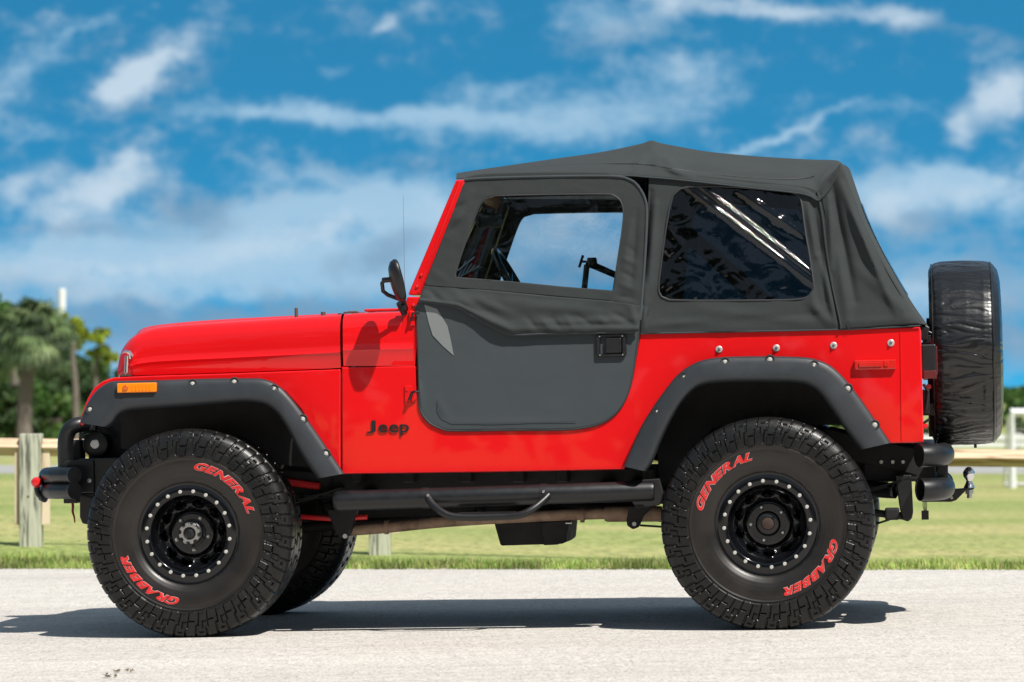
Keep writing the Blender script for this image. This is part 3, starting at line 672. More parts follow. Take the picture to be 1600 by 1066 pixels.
# floor, tailgate, firewall
fx0, fz0 = q(534, 735); fx1, _ = q(985, 735); zr = q(1200, 640)[1]
MB().box(((fx0 + fx1) / 2, 0, fz0 + .05), (fx1 - fx0, 1.42, .03)).build('floor', BLKM, tub, ang=0)
rx1, ztop = q(1438, 511); zlo = q(1443, 690)[1]
MB().box(((fx1 + rx1) / 2, 0, zr + .12), (rx1 - fx1 - .03, .94, .03)).build('rear_floor', BLKM, tub, ang=0)
MB().box((fx1 + .01, 0, (fz0 + zr) / 2 + .08), (.02, 1.42, zr - fz0 + .1)).build('rear_bulkhead', BLKM, tub, ang=0)
MB().box((rx1 - .012, 0, (ztop + zlo) / 2), (.03, 1.43, ztop - zlo - .01)).build('tailgate', RED, tub, ang=0, bevel=.01)
for mir in (False, True):      # wheel houses
    MB().box(((fx1 + rx1) / 2, -.595, zr + .19), (rx1 - fx1 - .05, .24, .02)).build('wheel_house', BLKM, tub, ang=0, mirror=mir)
    MB().box(((fx1 + rx1) / 2, -.47, zr + .06), (rx1 - fx1 - .05, .02, .26)).build('wheel_house', BLKM, tub, ang=0, mirror=mir)
cwx, cwt = q(534, 495); 
MB().box((cwx + .05, 0, (fz0 + cwt) / 2 - .06), (.02, 1.30, cwt - fz0 - .12)).build('firewall', BLKM, tub, ang=0)

# ---- cowl and hood (lofted cross-sections)
def section(x, zb, zt, hw, r, crown_, n=7):
    """near side bottom -> over the top -> far side bottom"""
    pts = [(x, -hw - b_, zb + (zt - r - zb) * a_) for a_, b_ in ((0, 0), (.04, .001), (.20, .004), (.36, .006), (.42, .0105), (.48, .0045), (.66, .005), (.86, .003))]
    for k in range(n + 1):
        a = math.pi / 2 * k / n; pts.append((x, -hw + r - r * math.cos(a), zt - r + r * math.sin(a)))
    m = 10
    for k in range(1, m + 1):
        t = k / m; y = (-hw + r) * (1 - t); pts.append((x, y, zt + crown_ * math.sin(math.pi / 2 * t)))
    return pts + [(a, -b, c) for a, b, c in reversed(pts[:-1])]
hood_top = [(183, 572), (184, 556), (187, 545), (194, 534), (205, 524), (220, 516), (245, 510), (290, 506), (350, 502), (420, 497.5), (480, 493.5), (531, 490.5)]
hood_bot = [(183, 585), (184, 586), (187, 587), (194, 587), (205, 587), (220, 586.5), (245, 586), (290, 584.5), (350, 582.5), (420, 580), (480, 577.5), (531, 575)]
def hw_at(px): return .56 + (.738 - .56) * min(1, (px - 183) / (531 - 183))
rows = []
for (a, b) in zip(sm2(hood_top, 4, False), sm2(hood_bot, 4, False)):
    hw = hw_at(a[0]) - .035 * max(0, 1 - (a[0] - 183) / 30) ** 2; t_ = T(a[0], a[1], -hw); bt = T(b[0], b[1], -hw)
    zt = t_.z; zb = min(bt.z, zt - .01); rows.append(section(t_.x, zb, zt, hw, min(.07, (zt - zb) * .9), .004))
hood = MB().grid(rows).build('hood', RED, J, ang=50)
# raised centre of the hood
rows = []
for px, py in sm2([(213, 523), (222, 513.5), (240, 508.5), (280, 504), (330, 500), (400, 496), (470, 492.5), (529, 489.5)], 3, False):
    w = .33 - .12 * max(0, 1 - (px - 213) / 60); c = T(px, py, -w + .05); base = T(px, py + 9, -w).z
    rows.append([(c.x, -w - .03, base - .012), (c.x, -w - .01, base), (c.x, -w + .03, c.z - .003), (c.x, -w + .06, c.z), (c.x, 0, c.z + .003), (c.x, w - .06, c.z), (c.x, w - .03, c.z - .003), (c.x, w + .01, base), (c.x, w + .03, base - .012)])
MB().grid(rows).build('hood_bulge', RED, hood, ang=60)
# cowl
rows = []
for (a, b) in (((535, 490.5), (535, 572)), ((560, 488.5), (560, 572)), ((590, 487), (590, 572)), ((612, 486.5), (612, 572)), ((645, 485), (645, 572))):
    hw = .7405; t_ = T(a[0], a[1], -hw); bt = T(b[0], b[1], -hw); rows.append(section(t_.x, bt.z, t_.z, hw, .062, .004))
cowl = MB().grid(rows).build('cowl', RED, J, ang=50)
# ledge between cowl/hood side and the body side (fender top runs along)
for mir in (False, True):
    rows = []
    for px, py in ((534, 572.5), (600, 572), (651, 571.5)):
        o_ = T(px, py + 1.5, YB + .004); i_ = T(px, py - 1, -hw_at(px) + .01); rows.append([(o_.x, o_.y, o_.z - .01), (o_.x, o_.y, o_.z), (i_.x, i_.y, i_.z), (i_.x, i_.y + .02, i_.z)])
    MB().grid(rows).build('ledge', RED, cowl, mirror=mir)
# hinges and bumpers on the hood
hb = MB()
for px, py, h in ((463, 494, .034), (505, 492, .012)): 
    p = T(px, py, -.50); hb.tube([p - Vector((0, 0, .01)), p + Vector((0, 0, h))], .007 if h > .02 else .010, 8)
for k in range(-2, 3):
    p = T(548, 488, -.45); hb.box((p.x, k * .22, p.z - .001), (.06, .04, .006)); hb.tube([(p.x - .02, k * .22 + .03, p.z + .003), (p.x + .02, k * .22 + .03, p.z + .003)], .004, 6)
hb.build('hood_hinge', pbr('cadmium', (.12, .09, .07), .5, .4), hood)
MB().box((T(600, 486, -.3).x, 0, T(600, 484, -.3).z - .001), (.17, .60, .012)).build('cowl_vent', REDP, cowl, ang=0, bevel=.004)
# hood latches
for mir in (False, True):
    y = -hw_at(198) - .022; l = MB()
    a, b = T(197, 583, y), T(198, 556, y); l.tube([a, b], .009, 10); l.tube([T(190.5, 553, y), T(196, 549.5, y), T(202, 551, y), T(207, 556.5, y)], [.004, .008, .009, .006], 8)
    l.tube([T(204, 555, y), T(205, 561, y)], .007, 8); l.tube([T(197, 583, y), T(197, 586, y)], .005, 8); l.box(T(198, 586.5, y), (.040, .02, .007)); l.tube([T(204, 557, y - .004), T(204, 557, y + .03)], .009, 10)
    l.build('hood_latch', CHROME, hood, mirror=mir)
# grille
gx_, gt = q(184, 560, -.5); gb = q(184, 640, -.5)[1]
gr = MB().prism([(gx_ - .004, gb), (gx_ + .03, gb), (gx_ + .03, gt - .01), (gx_ + .006, gt)], -.50, .50).build('grille', RED, J, ang=0, bevel=.01)
for k in range(7): MB().box((gx_ - .006, (k - 3) * .085, (gt + gb) / 2), (.012, .045, (gt - gb) * .62)).build('slot', BLKM, gr, ang=0, bevel=.003)
for s in (-1, 1): MB().lathe([(0, -.008), (.05, -.007), (.085, -.004), (.09, 0)], (gx_ - .001, s * .385, (gt + gb) / 2 + .02), axis='x').build('headlight', pbr('headlamp_lens', (.7, .72, .74), .08, 0, 1), gr)
# ---- front fenders
fen = [(124, 661), (130, 640), (137, 622), (147, 606), (160, 596), (178, 590), (230, 587.5), (360, 583.5), (532, 577), (532, 740), (505, 700), (470, 640), (445, 612), (420, 600), (395, 596), (250, 598), (182, 601), (160, 612), (148, 628), (136, 650), (130, 666)]
for mir in (False, True):
    f = MB().prism(P2(fen, YB), YB, YB + .02).build('front_fender', RED, J, ang=30, bevel=.006, mirror=mir)
    # top skin of the fender from the outer edge in to the hood side
    rows = []
    for px, py in sm2([(124, 661), (130, 640), (137, 622), (147, 606), (160, 596), (178, 590), (230, 587.5), (360, 583.5), (532, 577)], 5, False):
        o_ = T(px, py + .6, YB + .004); hy = -hw_at(max(183, px)) + .015; rows.append([(o_.x, o_.y + .004, o_.z - .016), (o_.x, o_.y, o_.z - .004), (o_.x, o_.y + .006, o_.z), (o_.x, hy, o_.z + .001)])
    MB().grid(rows).build('fender_top', RED, f, ang=50, mirror=mir)
    # inner apron
    a = T(184, 590, -.5); b = T(532, 580, -.68); MB().add([(a.x, -.46, a.z), (b.x, -.50, b.z), (b.x, -.50, b.z - .42), (a.x, -.46, a.z - .30)], [(0, 1, 2, 3)]).build('inner_apron', BLKM, f, ang=0, solid=.01, mirror=mir)
    c = T(532, 590, YB); MB().box((c.x + .006, -.62, c.z - .18), (.012, .24, .40)).build('splash_shield', BLKM, f, ang=0, mirror=mir)
# dark band under the hood edge
# ---- fender flares
def flare(name, outer, inner, bolts, mats, tips):
    O = resample(sm2(outer, 4, False), 90, False); I = resample(sm2(inner, 4, False), 90, False)
    prof = [(0, 0.004), (0, .055), (.015, .074), (.045, .085), (.10, .090), (.25, .094), (.45, .098), (.66, .101), (.80, .101), (.89, .097), (.955, .088), (.99, .074), (1.0, .055), (.99, .02)]
    for mir in (False, True):
        rows = []
        for o_, i_ in zip(O, I):
            e = 1.0; rows.append([T(o_[0] + (i_[0] - o_[0]) * t, o_[1] + (i_[1] - o_[1]) * t, YB - d * e) for t, d in prof])
        mb = MB().grid(rows); n = len(prof)
        L_ = len(mb.v); mb.f += [tuple(range(n)), tuple(range(L_ - 1, L_ - n - 1, -1))]
        fl = mb.build(name, FLARE, J, ang=48, mirror=mir)
        for (bx, by) in bolts:
            p = T(bx, by, YB - .0905); s = -1 if not mir else 1
            b = MB().lathe([(0, -.004), (.005, -.004), (.006, -.002), (.0095, -.001), (.0105, .003)], (p.x, p.y, p.z), seg=14).build('bolt', BOLT, fl, ang=30, mirror=mir)
            MB().lathe([(.010, .001), (.0155, -.0005), (.0165, -.003), (.0185, -.0032), (.021, .004)], (p.x, p.y, p.z), seg=18).build('bolt_pocket', FABH, fl, mirror=mir)
fo = [(125, 661), (131, 643), (139, 626), (151, 610), (166, 599.5), (181, 595.5), (250, 594), (330, 591.5), (390, 591), (415, 593), (436, 603), (455, 622), (478, 652), (505, 691), (538, 740)]
fi = [(168, 668), (176, 663), (184, 652), (193, 645), (205, 641.5), (220, 640), (270, 637), (330, 632), (375, 628), (400, 629), (418, 634), (434, 647), (450, 672), (470, 710), (496, 748)]
flare('front_fender_flare', fo, fi, [(141, 640), (301, 600), (366, 597), (428, 608), (473, 655), (509, 709)], FLARE, None)
ro = [(974, 729), (986, 700), (1000, 669), (1020, 636), (1043, 604), (1060, 584), (1080, 570), (1105, 561), (1150, 557), (1245, 557.5), (1280, 563), (1305, 577), (1332, 606), (1362, 648), (1392, 692)]
ri = [(1010, 737), (1020, 722), (1033, 690), (1047, 660), (1062, 634), (1080, 613), (1098, 602), (1130, 598), (1190, 597), (1240, 598), (1262, 602), (1280, 614), (1300, 641), (1322, 674), (1344, 703)]
flare('rear_fender_flare', ro, ri, [(1027, 643), (1069, 589), (1133, 566), (1203, 562), (1272, 571), (1325, 607), (1367, 664)], FLARE, None)
# ---- marker lamps
AMBD = pbr('amber_deep', (.55, .10, .008), .2, 0, 1)
for mir in (False, True):
    y = YB - .108; a, b = T(183, 600, y), T(244, 600, y); z0, z1 = T(210, 613.5, y).z, T(210, 598.5, y).z
    m = MB().box(((a.x + b.x) / 2, y + .02, (z0 + z1) / 2), (b.x - a.x, .05, z1 - z0)).build('side_marker', AMBER, J, ang=0, bevel=.004, mirror=mir)
    c = T(196, 606, y - .008); MB().lathe([(0, -.004), (.010, -.003), (.013, .004)], c, seg=16).build('reflector', AMBD, m, mirror=mir)
    for k in range(6): MB().box((a.x + (b.x - a.x) * (.40 + .09 * k), y - .0055, (z0 + z1) / 2), (.004, .004, (z1 - z0) * .55)).build('lens_rib', AMBER, m, ang=0, mirror=mir)
    y = YB - .012; a, b = T(1335, 570, y), T(1400, 568, y); z0, z1 = T(1366, 577.5, y).z, T(1366, 562.5, y).z; rt = Matrix.Rotation(0, 3, 'Y')
    m = MB().box(((a.x + b.x) / 2, y + .008, (z0 + z1) / 2), (b.x - a.x, .03, z1 - z0)).build('rear_side_marker', REDL, J, ang=0, bevel=.004, mirror=mir)
    MB().box(((a.x + b.x) / 2 - .02, y - .009, (z0 + z1) / 2 + .001), ((b.x - a.x) * .55, .006, (z1 - z0) * .45)).build('lens_bar', REDL, m, ang=0, bevel=.002, mirror=mir)
    c = T(1385, 569, y - .009); MB().lathe([(0, -.003), (.009, -.003), (.012, .004)], c, seg=16).build('reflector', REDL, m, mirror=mir)
    for px, py in ((1123.5, 546), (1213, 544), (1302.5, 540), (1392, 536)):
        c = T(px, py, YB - .002); st = MB().lathe([(.0055, -.0035), (.012, -.0030), (.0142, -.0015), (.0142, .001)], c, seg=20).build('snap_washer', SNAP, tub, ang=25, mirror=mir); MB().lathe([(0, -.011), (.004, -.011), (.0056, -.009), (.0056, 0)], c, seg=14).build('snap_stud', STEELD, tub, ang=25, mirror=mir)
# ---- door hinges, hooks
for mir in (False, True):
    a = T(638, 617.5, YB - .004); hg = MB().box((a.x, a.y + .003, a.z), (.030, .012, .078)).build('door_hinge', RED, J, ang=0, bevel=.003, mirror=mir)
    for dz in (-.022, .022): MB().lathe([(0, -.004), (.005, -.003), (.006, 0)], (a.x - .004, a.y - .003, a.z + dz), seg=10).build('hinge_screw', RED, hg, mirror=mir)
    MB().tube([T(640, 625, YB - .022), T(644, 613, YB - .022), T(649, 612, YB - .03), T(656, 612, YB - .02)], [.008, .006, .005, .005], 8).build('hinge_pin', BLK, hg, mirror=mir)
    a = T(644, 496, YB - .004); hg = MB().box((a.x, a.y, a.z - .004), (.022, .014, .06)).build('door_hinge', RED, J, ang=0, bevel=.003, mirror=mir)
    MB().tube([T(642, 502, YB - .02), T(645, 490, YB - .022), T(655, 489, YB - .022)], .005, 8).build('hinge_pin', BLK, hg, mirror=mir)
# ---- windshield frame
wsf = empty('windshield_frame', J)
pil = [(712.5, 281), (728, 281), (663, 461), (637, 461)]; YW = -.715
foot = [(636, 464), (661, 464), (649, 573), (610, 573), (627, 510)]
for mir in (False, True):
    MB().prism(P2(pil, YW), YW, YW + .045).build('pillar', RED, wsf, ang=30, bevel=.007, mirror=mir)
    MB().prism(P2([(717, 284), (720, 284), (655, 458), (651, 458)], YW - .006), YW - .006, YW + .003).build('pillar_rib', RED, wsf, ang=30, bevel=.003, mirror=mir)
    ft = MB().prism(P2(foot, YB + .006), YB + .002, YB + .05).build('pillar_foot', RED, wsf, ang=30, bevel=.006, mirror=mir)
    for px, py in ((651.5, 448), (658, 430), (646, 477), (641, 500)):
        yy = YW - .001 if py < 460 else YB
        MB().lathe([(0, -.006), (.005, -.005), (.007, 0)], T(px, py, yy), seg=10).build('screw', REDP, ft, mirror=mir)
t0, t1, b0, b1 = (T(a, b, YW) for a, b in pil[:4][0:1] + pil[1:2] + pil[3:4] + pil[2:3])
d_ = (t0 - b0).normalized()
MB().prism([(t0.x, t0.z), (t1.x, t1.z), (t1.x - d_.x * .06, t1.z - d_.z * .06), (t0.x - d_.x * .06, t0.z - d_.z * .06)], -.67, .67).build('header', RED, wsf, ang=0, bevel=.006)
MB().prism([(b0.x, b0.z), (b1.x, b1.z), (b1.x + d_.x * .07, b1.z + d_.z * .07), (b0.x + d_.x * .07, b0.z + d_.z * .07)], -.67, .67).build('sill', RED, wsf, ang=0, bevel=.006)
mid0, mid1 = (t0 + t1) / 2 - d_ * .05, (b0 + b1) / 2 + d_ * .06; mid0.y = mid1.y = 0
MB().add([(mid0.x, -.67, mid0.z), (mid0.x, .67, mid0.z), (mid1.x, .67, mid1.z), (mid1.x, -.67, mid1.z)], [(0, 1, 2, 3)]).build('windshield', GLASS, wsf, ang=0)
for s in (-.35, .3): 
    p = mid1 + Vector((-.02, s, 0)); MB().tube([p, p + d_ * .12 + Vector((-.01, .1, 0)), p + d_ * .22 + Vector((-.012, .28, 0))], .005, 6).build('wiper', BLK, wsf)
# ---- badge
# letter boxes measured on the photograph: x0, x1, baseline, top
for mir in (False, True):
    mb = MB()
    for ch, x0, x1, yb, yt in (('J', 573.5, 587, 677, 657), ('e', 591.5, 605.5, 676.2, 663), ('e', 608.5, 622.5, 676.2, 663), ('p', 625.5, 639, 681.5, 663)):
        V_, F_ = text_mesh(ch, 1.0, .05, .008)
        a = T(x0, yb, YB); b = T(x1, yt, YB); lo_, hi_ = V_.min(0), V_.max(0)
        vs = [(a.x + (v[0] - lo_[0]) / (hi_[0] - lo_[0]) * (b.x - a.x), YB - .0005 - (v[2] + .05) * .06, a.z + (v[1] - lo_[1]) / (hi_[1] - lo_[1]) * (b.z - a.z)) for v in V_]
        if mir: xm = (T(573.5, 677, YB).x + T(639, 677, YB).x); vs = [(xm - x, -y, z) for x, y, z in vs]
        mb.add(vs, F_)
    mb.build('badge_lettering', BLK, J, ang=0)
# ---- side mirrors
for mir in (False, True):
    m = MB(); m.tube([T(636, 484, -.735), T(630, 470, -.80), T(606, 461, -.85), T(598.5, 455, -.88), T(597, 443, -.90), T(601, 437, -.905), T(614, 437, -.91)], .0085, 10)
    m.box(T(630, 481, -.765), (.028, .045, .020)); m.tube([T(612, 437, -.91), T(598, 438, -.90)], .011, 8); m.tube([T(632, 490, -.74), T(624, 474, -.78)], .014, 8)
    arm = m.build('mirror_arm', BLK, J, ang=50, mirror=mir)
    c = (T(613, 406, -.90) + T(629, 471, -.90)) / 2; tilt = math.atan2(T(629, 471, -.9).x - T(613, 406, -.9).x, -(T(629, 471, -.9).z - T(613, 406, -.9).z))
    rows = []; hh = .088; hwid = .062
    Rm = Matrix.Rotation(-tilt * 1.0, 3, 'Y') @ Matrix.Rotation(R_(16), 3, 'Z')
    for d, sc in ((.016, .0), (.016, .9), (.013, .97), (.004, 1.0), (-.010, .93), (-.022, .7), (-.028, .35), (-.029, 0)):
        row = []
        for k in range(36):
            th = 2 * math.pi * k / 36; cc, ss = math.cos(th), math.sin(th); yy = hwid * sc * abs(cc) ** .7 * math.copysign(1, cc); zz = hh * sc * abs(ss) ** .75 * math.copysign(1, ss)
            row.append(c + Rm @ Vector((d, yy * (1 + .12 * zz / hh), zz)))
        rows.append(row)
    hd = MB().grid(rows, closed=True).build('mirror_head', BLK, arm, ang=50, mirror=mir)
    gl = MB().add([c + Rm @ Vector((.0175, .052 * math.cos(2 * math.pi * k / 24), .076 * math.sin(2 * math.pi * k / 24))) for k in range(24)], [tuple(range(24))]).build('mirror_glass', CHROME, hd if False else arm, ang=0, mirror=mir)
# ---- antenna
a = T(633, 488, .66); MB().tube([a, T(630, 305, .66)], [.0013, .0007], 6).build('antenna', STEEL, J)
# ------------------------------------------------------------------ canvas doors
def yd(px, py):      # door skin: vertical below the belt line, leaning in above it
    return YB - .008 + .045 * max(0, (505 - py) / 230) ** 1.1
UF = [((735, 300), (700, 370), .004, 7), ((726, 318), (708, 328), -.004, 4), ((722, 335), (706, 347), .004, 5), ((716, 352), (700, 366), -.003, 5), ((738, 330), (716, 420), .003, 8),
      ((985, 350), (972, 440), .005, 7), ((980, 385), (992, 395), -.003, 4), ((976, 405), (992, 412), .004, 4), ((972, 425), (990, 436), -.004, 4), ((970, 445), (992, 452), .004, 5), ((965, 462), (996, 468), -.003, 4), ((995, 330), (985, 460), -.004, 5),
      ((668, 420), (700, 440), .002, 6)]
d_out = sm2([(728, 277), (760, 271.5), (860, 269), (950, 270)], 6, False) + sm2([(965, 275), (985, 281), (998, 292), (1007, 310), (1010, 330), (1009, 380), (1005, 440), (1003, 480)], 6, False) + [(955, 470), (860, 462), (760, 453), (663, 446)] + [(679, 405), (707, 335)]
d_in = sm2([(775, 306), (860, 304), (945, 303.5), (960, 306), (970, 315), (974, 332), (972, 360), (966, 400), (960, 440)], 5, False) + [(957, 455), (880, 449), (800, 441), (713, 434)] + sm2([(712, 426), (722, 395), (738, 350), (750, 321), (758, 311)], 5, False)
sf_edge = [((735, 463), (800, 492), .006, 7), ((700, 452), (742, 480), .006, 8), ((668, 462), (730, 478), .005, 8), ((745, 488), (800, 517), .007, 6), ((760, 480), (900, 484), .003, 9), ((825, 498), (840, 515), -.006, 4), ((845, 498), (858, 514), .005, 4),
           ((862, 497), (876, 513), -.006, 4), ((884, 496), (895, 512), .005, 4), ((905, 495), (925, 508), -.005, 4), ((930, 494), (950, 507), .004, 5), ((960, 490), (990, 507), -.005, 5), ((985, 478), (996, 512), .007, 5), ((770, 468), (960, 490), .004, 8), ((800, 506), (985, 500), .005, 5), ((672, 456), (690, 472), -.006, 5)]
for mir in (False, True):
    dr = empty('door', J); dr['label'] = 'grey canvas half door with upper frame and clear window'
    # upper frame round the window
    uf = ring_cloth('upper_frame', d_out, d_in, yd, FAB, dr, n=300, m=18, mirror=mir, fl=UF, thick=.006, noi=((.015, .02, .0025), (.05, .07, .0012)), extra=lambda P: .004 * np.exp(-((P[:, 1] - 470) / 60) ** 2))
    ed = sm2([(726, 281), (760, 278.5), (860, 276), (955, 275.5), (985, 281.5), (999, 294), (1008, 312), (1010.5, 332), (1009, 380), (1005, 440), (1002, 478), (1000, 500)], 5, False)
    MB().tube([T(a, b, yd(a, b) - .004) for a, b in ed], .0055, 8).build('piping', FABD, dr, mirror=mir)
    MB().tube([T(a, b, yd(a, b) - .003) for a, b in d_in], .0030, 6, closed=True).build('window_binding', FABH, dr, mirror=mir)
    # stitch line
    st = sm2([(663, 447), (760, 454), (860, 463), (955, 471), (1003, 479)], 5, False)
    MB().tube([T(a, b, yd(a, b) - .0045) for a, b in st], .0016, 5).build('seam', FABH, dr, mirror=mir)
    MB().tube([T(a, b, yd(a, b) - .0045) for a, b in ((713, 434), (711, 447), (710, 453))], .0014, 5).build('seam', FABH, dr, mirror=mir)
    MB().tube([T(a, b, yd(a, b) - .0045) for a, b in ((956, 455), (953, 471))], .0014, 5).build('seam', FABH, dr, mirror=mir)
    # window
    rows = tri_fill(d_in, 60, 30)
    cloth('window_pane', rows, lambda a, b: yd(a, b) + .004, CLEAR, dr, mirror=mir, thick=0, fl=[((930, 380), (970, 440), .002, 9), ((800, 330), (900, 320), .002, 12)], noi=((.012, .012, .004),))
    # loose skirt below the belt seam with rolled hem
    top = resample(st, 90, False); bot = resample(sm2([(654, 471), (680, 473), (715, 480), (737, 492), (768, 510), (800, 522), (850, 521), (920, 519.5), (985, 518.5), (998, 514)], 6, False), 90, False)
    rows = [top * (1 - t) + bot * t for t in np.linspace(0, 1, 26)]
    def bulge(P): 
        d, _ = seg_d(P, (649, 471), (800, 522)); return .004
    def hemx(P, st_=st):
        topy = np.interp(P[:, 0], [p[0] for p in st], [p[1] for p in st]); boty = np.interp(P[:, 0], [649, 715, 737, 768, 800, 985], [471, 480, 492, 510, 522, 518.5]); t = np.clip((P[:, 1] - topy) / (boty - topy + 1e-3), 0, 1)
        return .005 + .016 * t ** 1.5 + .008 * np.exp(-((t - .88) / .08) ** 2)
    cloth('skirt', rows, yd, FAB, dr, mirror=mir, fl=sf_edge, thick=.005, noi=((.015, .05, .004), (.06, .10, .0015)), extra=hemx)
    MB().tube([T(a, b + .5, yd(a, b) - .020) for a, b in bot], .0045, 8).build('hem', FABD, dr, mirror=mir)
    # lower canvas panel
    lo = sm2([(653, 474), (700, 472), (800, 472), (999, 474), (998, 520), (990, 575), (984, 605), (974, 630), (960, 648), (940, 661), (915, 668), (880, 671.5), (800, 672), (710, 673), (690, 670), (670, 660), (657, 641), (655, 615), (654, 560), (652, 500)], 4)
    rows = tri_fill(lo, 110, 60)
    cloth('lower_panel', rows, lambda a, b: YB - .006, FABD, dr, mirror=mir, thick=.006, noi=((.010, .012, .0022), (.05, .05, .0006)), fl=[((684, 625), (700, 655), .0015, 6), ((690, 662), (900, 660), .0012, 6), ((655, 600), (658, 640), .003, 6)])
    lp_ = [p for p in lo if p[1] > 476]
    i0 = max(range(len(lp_)), key=lambda i: (lp_[i][0] - lp_[i - 1][0]) ** 2 + (lp_[i][1] - lp_[i - 1][1]) ** 2); lp_ = lp_[i0:] + lp_[:i0]
    MB().tube([T(a, b, YB - .005) for a, b in lp_], .0050, 8).build('edge_piping', FABH, dr, mirror=mir)
    MB().tube([T(400 + a, b, YB - .0135) for a, b in ()] or [T(684, 625, YB - .0135), T(684, 640, YB - .0135), T(691, 653, YB - .0135), T(706, 661, YB - .0135), T(760, 662, YB - .0135), T(900, 659, YB - .0135)], .0009, 5).build('stitching', FABH, dr, mirror=mir)
    MB().prism(P2([(663, 476), (683, 483), (699, 509), (704, 530), (709, 556), (692, 541), (676, 524), (670, 505)], YB - .0110), YB - .0112, YB - .009).build('reflective_patch', PATCH, dr, ang=0, mirror=mir)
    # paddle handle
    a, b = T(932, 558, YB - .02), T(978, 522, YB - .02); cx, cz = (a.x + b.x) / 2, (a.z + b.z) / 2; w, h = b.x - a.x, b.z - a.z
    y = YB - .020; hd = MB()
    def rrect(w, h, r, n=5):
        o = []
        for sx, sz, a0 in ((1, 1, 0), (-1, 1, 90), (-1, -1, 180), (1, -1, 270)):
            for k in range(n + 1):
                t = R_(a0 + 90 * k / n); o.append((sx * (w / 2 - r) + r * math.cos(t), sz * (h / 2 - r) + r * math.sin(t)))
        return o
    ou, ins = rrect(w, h, .012), rrect(w * .74, h * .76, .006)
    rw = []
    for sc, dy in ((ou, .010), (ou, 0), ([(a_ * .97, b_ * .97) for a_, b_ in ou], -.003), ([(a_ * 1.04, b_ * 1.04) for a_, b_ in ins], -.003), (ins, 0), (ins, .014)): rw.append([(cx + p, y + dy, cz + q_) for p, q_ in sc])
    m_ = MB().grid(rw, closed=True); k0 = len(m_.v) - len(ins); m_.f.append(tuple(range(k0, len(m_.v))))
    hd = m_.build('door_handle', BLK, dr, ang=30, mirror=mir)
    MB().prism([(cx + w * .08 + p, cz + q_) for p, q_ in rrect(w * .52, h * .66, .006)], y - .005, y + .006).build('paddle', BLK, dr, ang=30, bevel=.003, mirror=mir)
    for sx in (-1, 1):
        for sz in (-1, 1): MB().lathe([(0, -.0055), (.003, -.005), (.004, -.002)], (cx + sx * w * .38, y, cz + sz * h * .42), seg=8).build('screw', STEEL, dr, mirror=mir)

# ------------------------------------------------------------------ soft top
stp = empty('soft_top', J)
def ys(px, py): return YB - .006 + .075 * max(0, (512 - py) / 230) ** 1.15
so = sm2([(1014, 270), (1060, 272), (1150, 281), (1255, 292), (1277, 299)], 5, False) + sm2([(1284, 330), (1289, 380), (1297, 440), (1310, 500), (1313, 516)], 5, False) + [(1250, 517), (1100, 520), (1000, 522)] + sm2([(1002, 480), (1007, 400), (1012, 330)], 5, False)
si = sm2([(1075, 292), (1140, 292), (1235, 300)], 4, False) + sm2([(1246, 304), (1252, 316), (1258, 360), (1265, 400), (1271, 440)], 4, False) + sm2([(1272, 450), (1263, 463), (1245, 468), (1200, 469.5), (1100, 470), (1046, 469)], 4, False) + sm2([(1034, 464), (1029, 452), (1032, 420), (1040, 360), (1046, 325)], 4, False) + sm2([(1052, 305), (1063, 295)], 3, False)
SF = [((1262, 320), (1275, 400), .008, 5), ((1272, 320), (1292, 470), -.008, 5), ((1280, 400), (1306, 505), .010, 5), ((1262, 470), (1305, 512), .007, 8), ((1100, 485), (1290, 505), .004, 9), ((1150, 500), (1300, 490), -.003, 7), ((1016, 300), (1006, 440), -.012, 5), ((1024, 320), (1012, 470), .008, 6),
      ((1008, 440), (1006, 512), .008, 5), ((1020, 508), (1100, 502), .004, 6), ((1250, 410), (1280, 495), .005, 6)]
def pane_extra(P):
    low_left = np.clip((np.array([1120 - p[0] + (p[1] - 340) * 1.0 for p in P])) / 50, 0, 1)
    w = np.array([noise.noise(Vector((p[0] * .05 + 2 * noise.noise(Vector((p[0] * .02, p[1] * .03, 1))), p[1] * .045, 3))) for p in P])
    d1, _ = seg_d(P, (1066, 286), (1276, 447)); d2, _ = seg_d(P, (1086, 284), (1278, 434)); m_ = np.exp(-(np.minimum(d1, d2) / 9) ** 2)
    g = np.sin((P[:, 0] * .79 + P[:, 1] * .61) * 2 * np.pi / 3.4)
    return .0052 * w * (.15 + .85 * low_left) * (1 - .7 * m_) + .00045 * g * m_
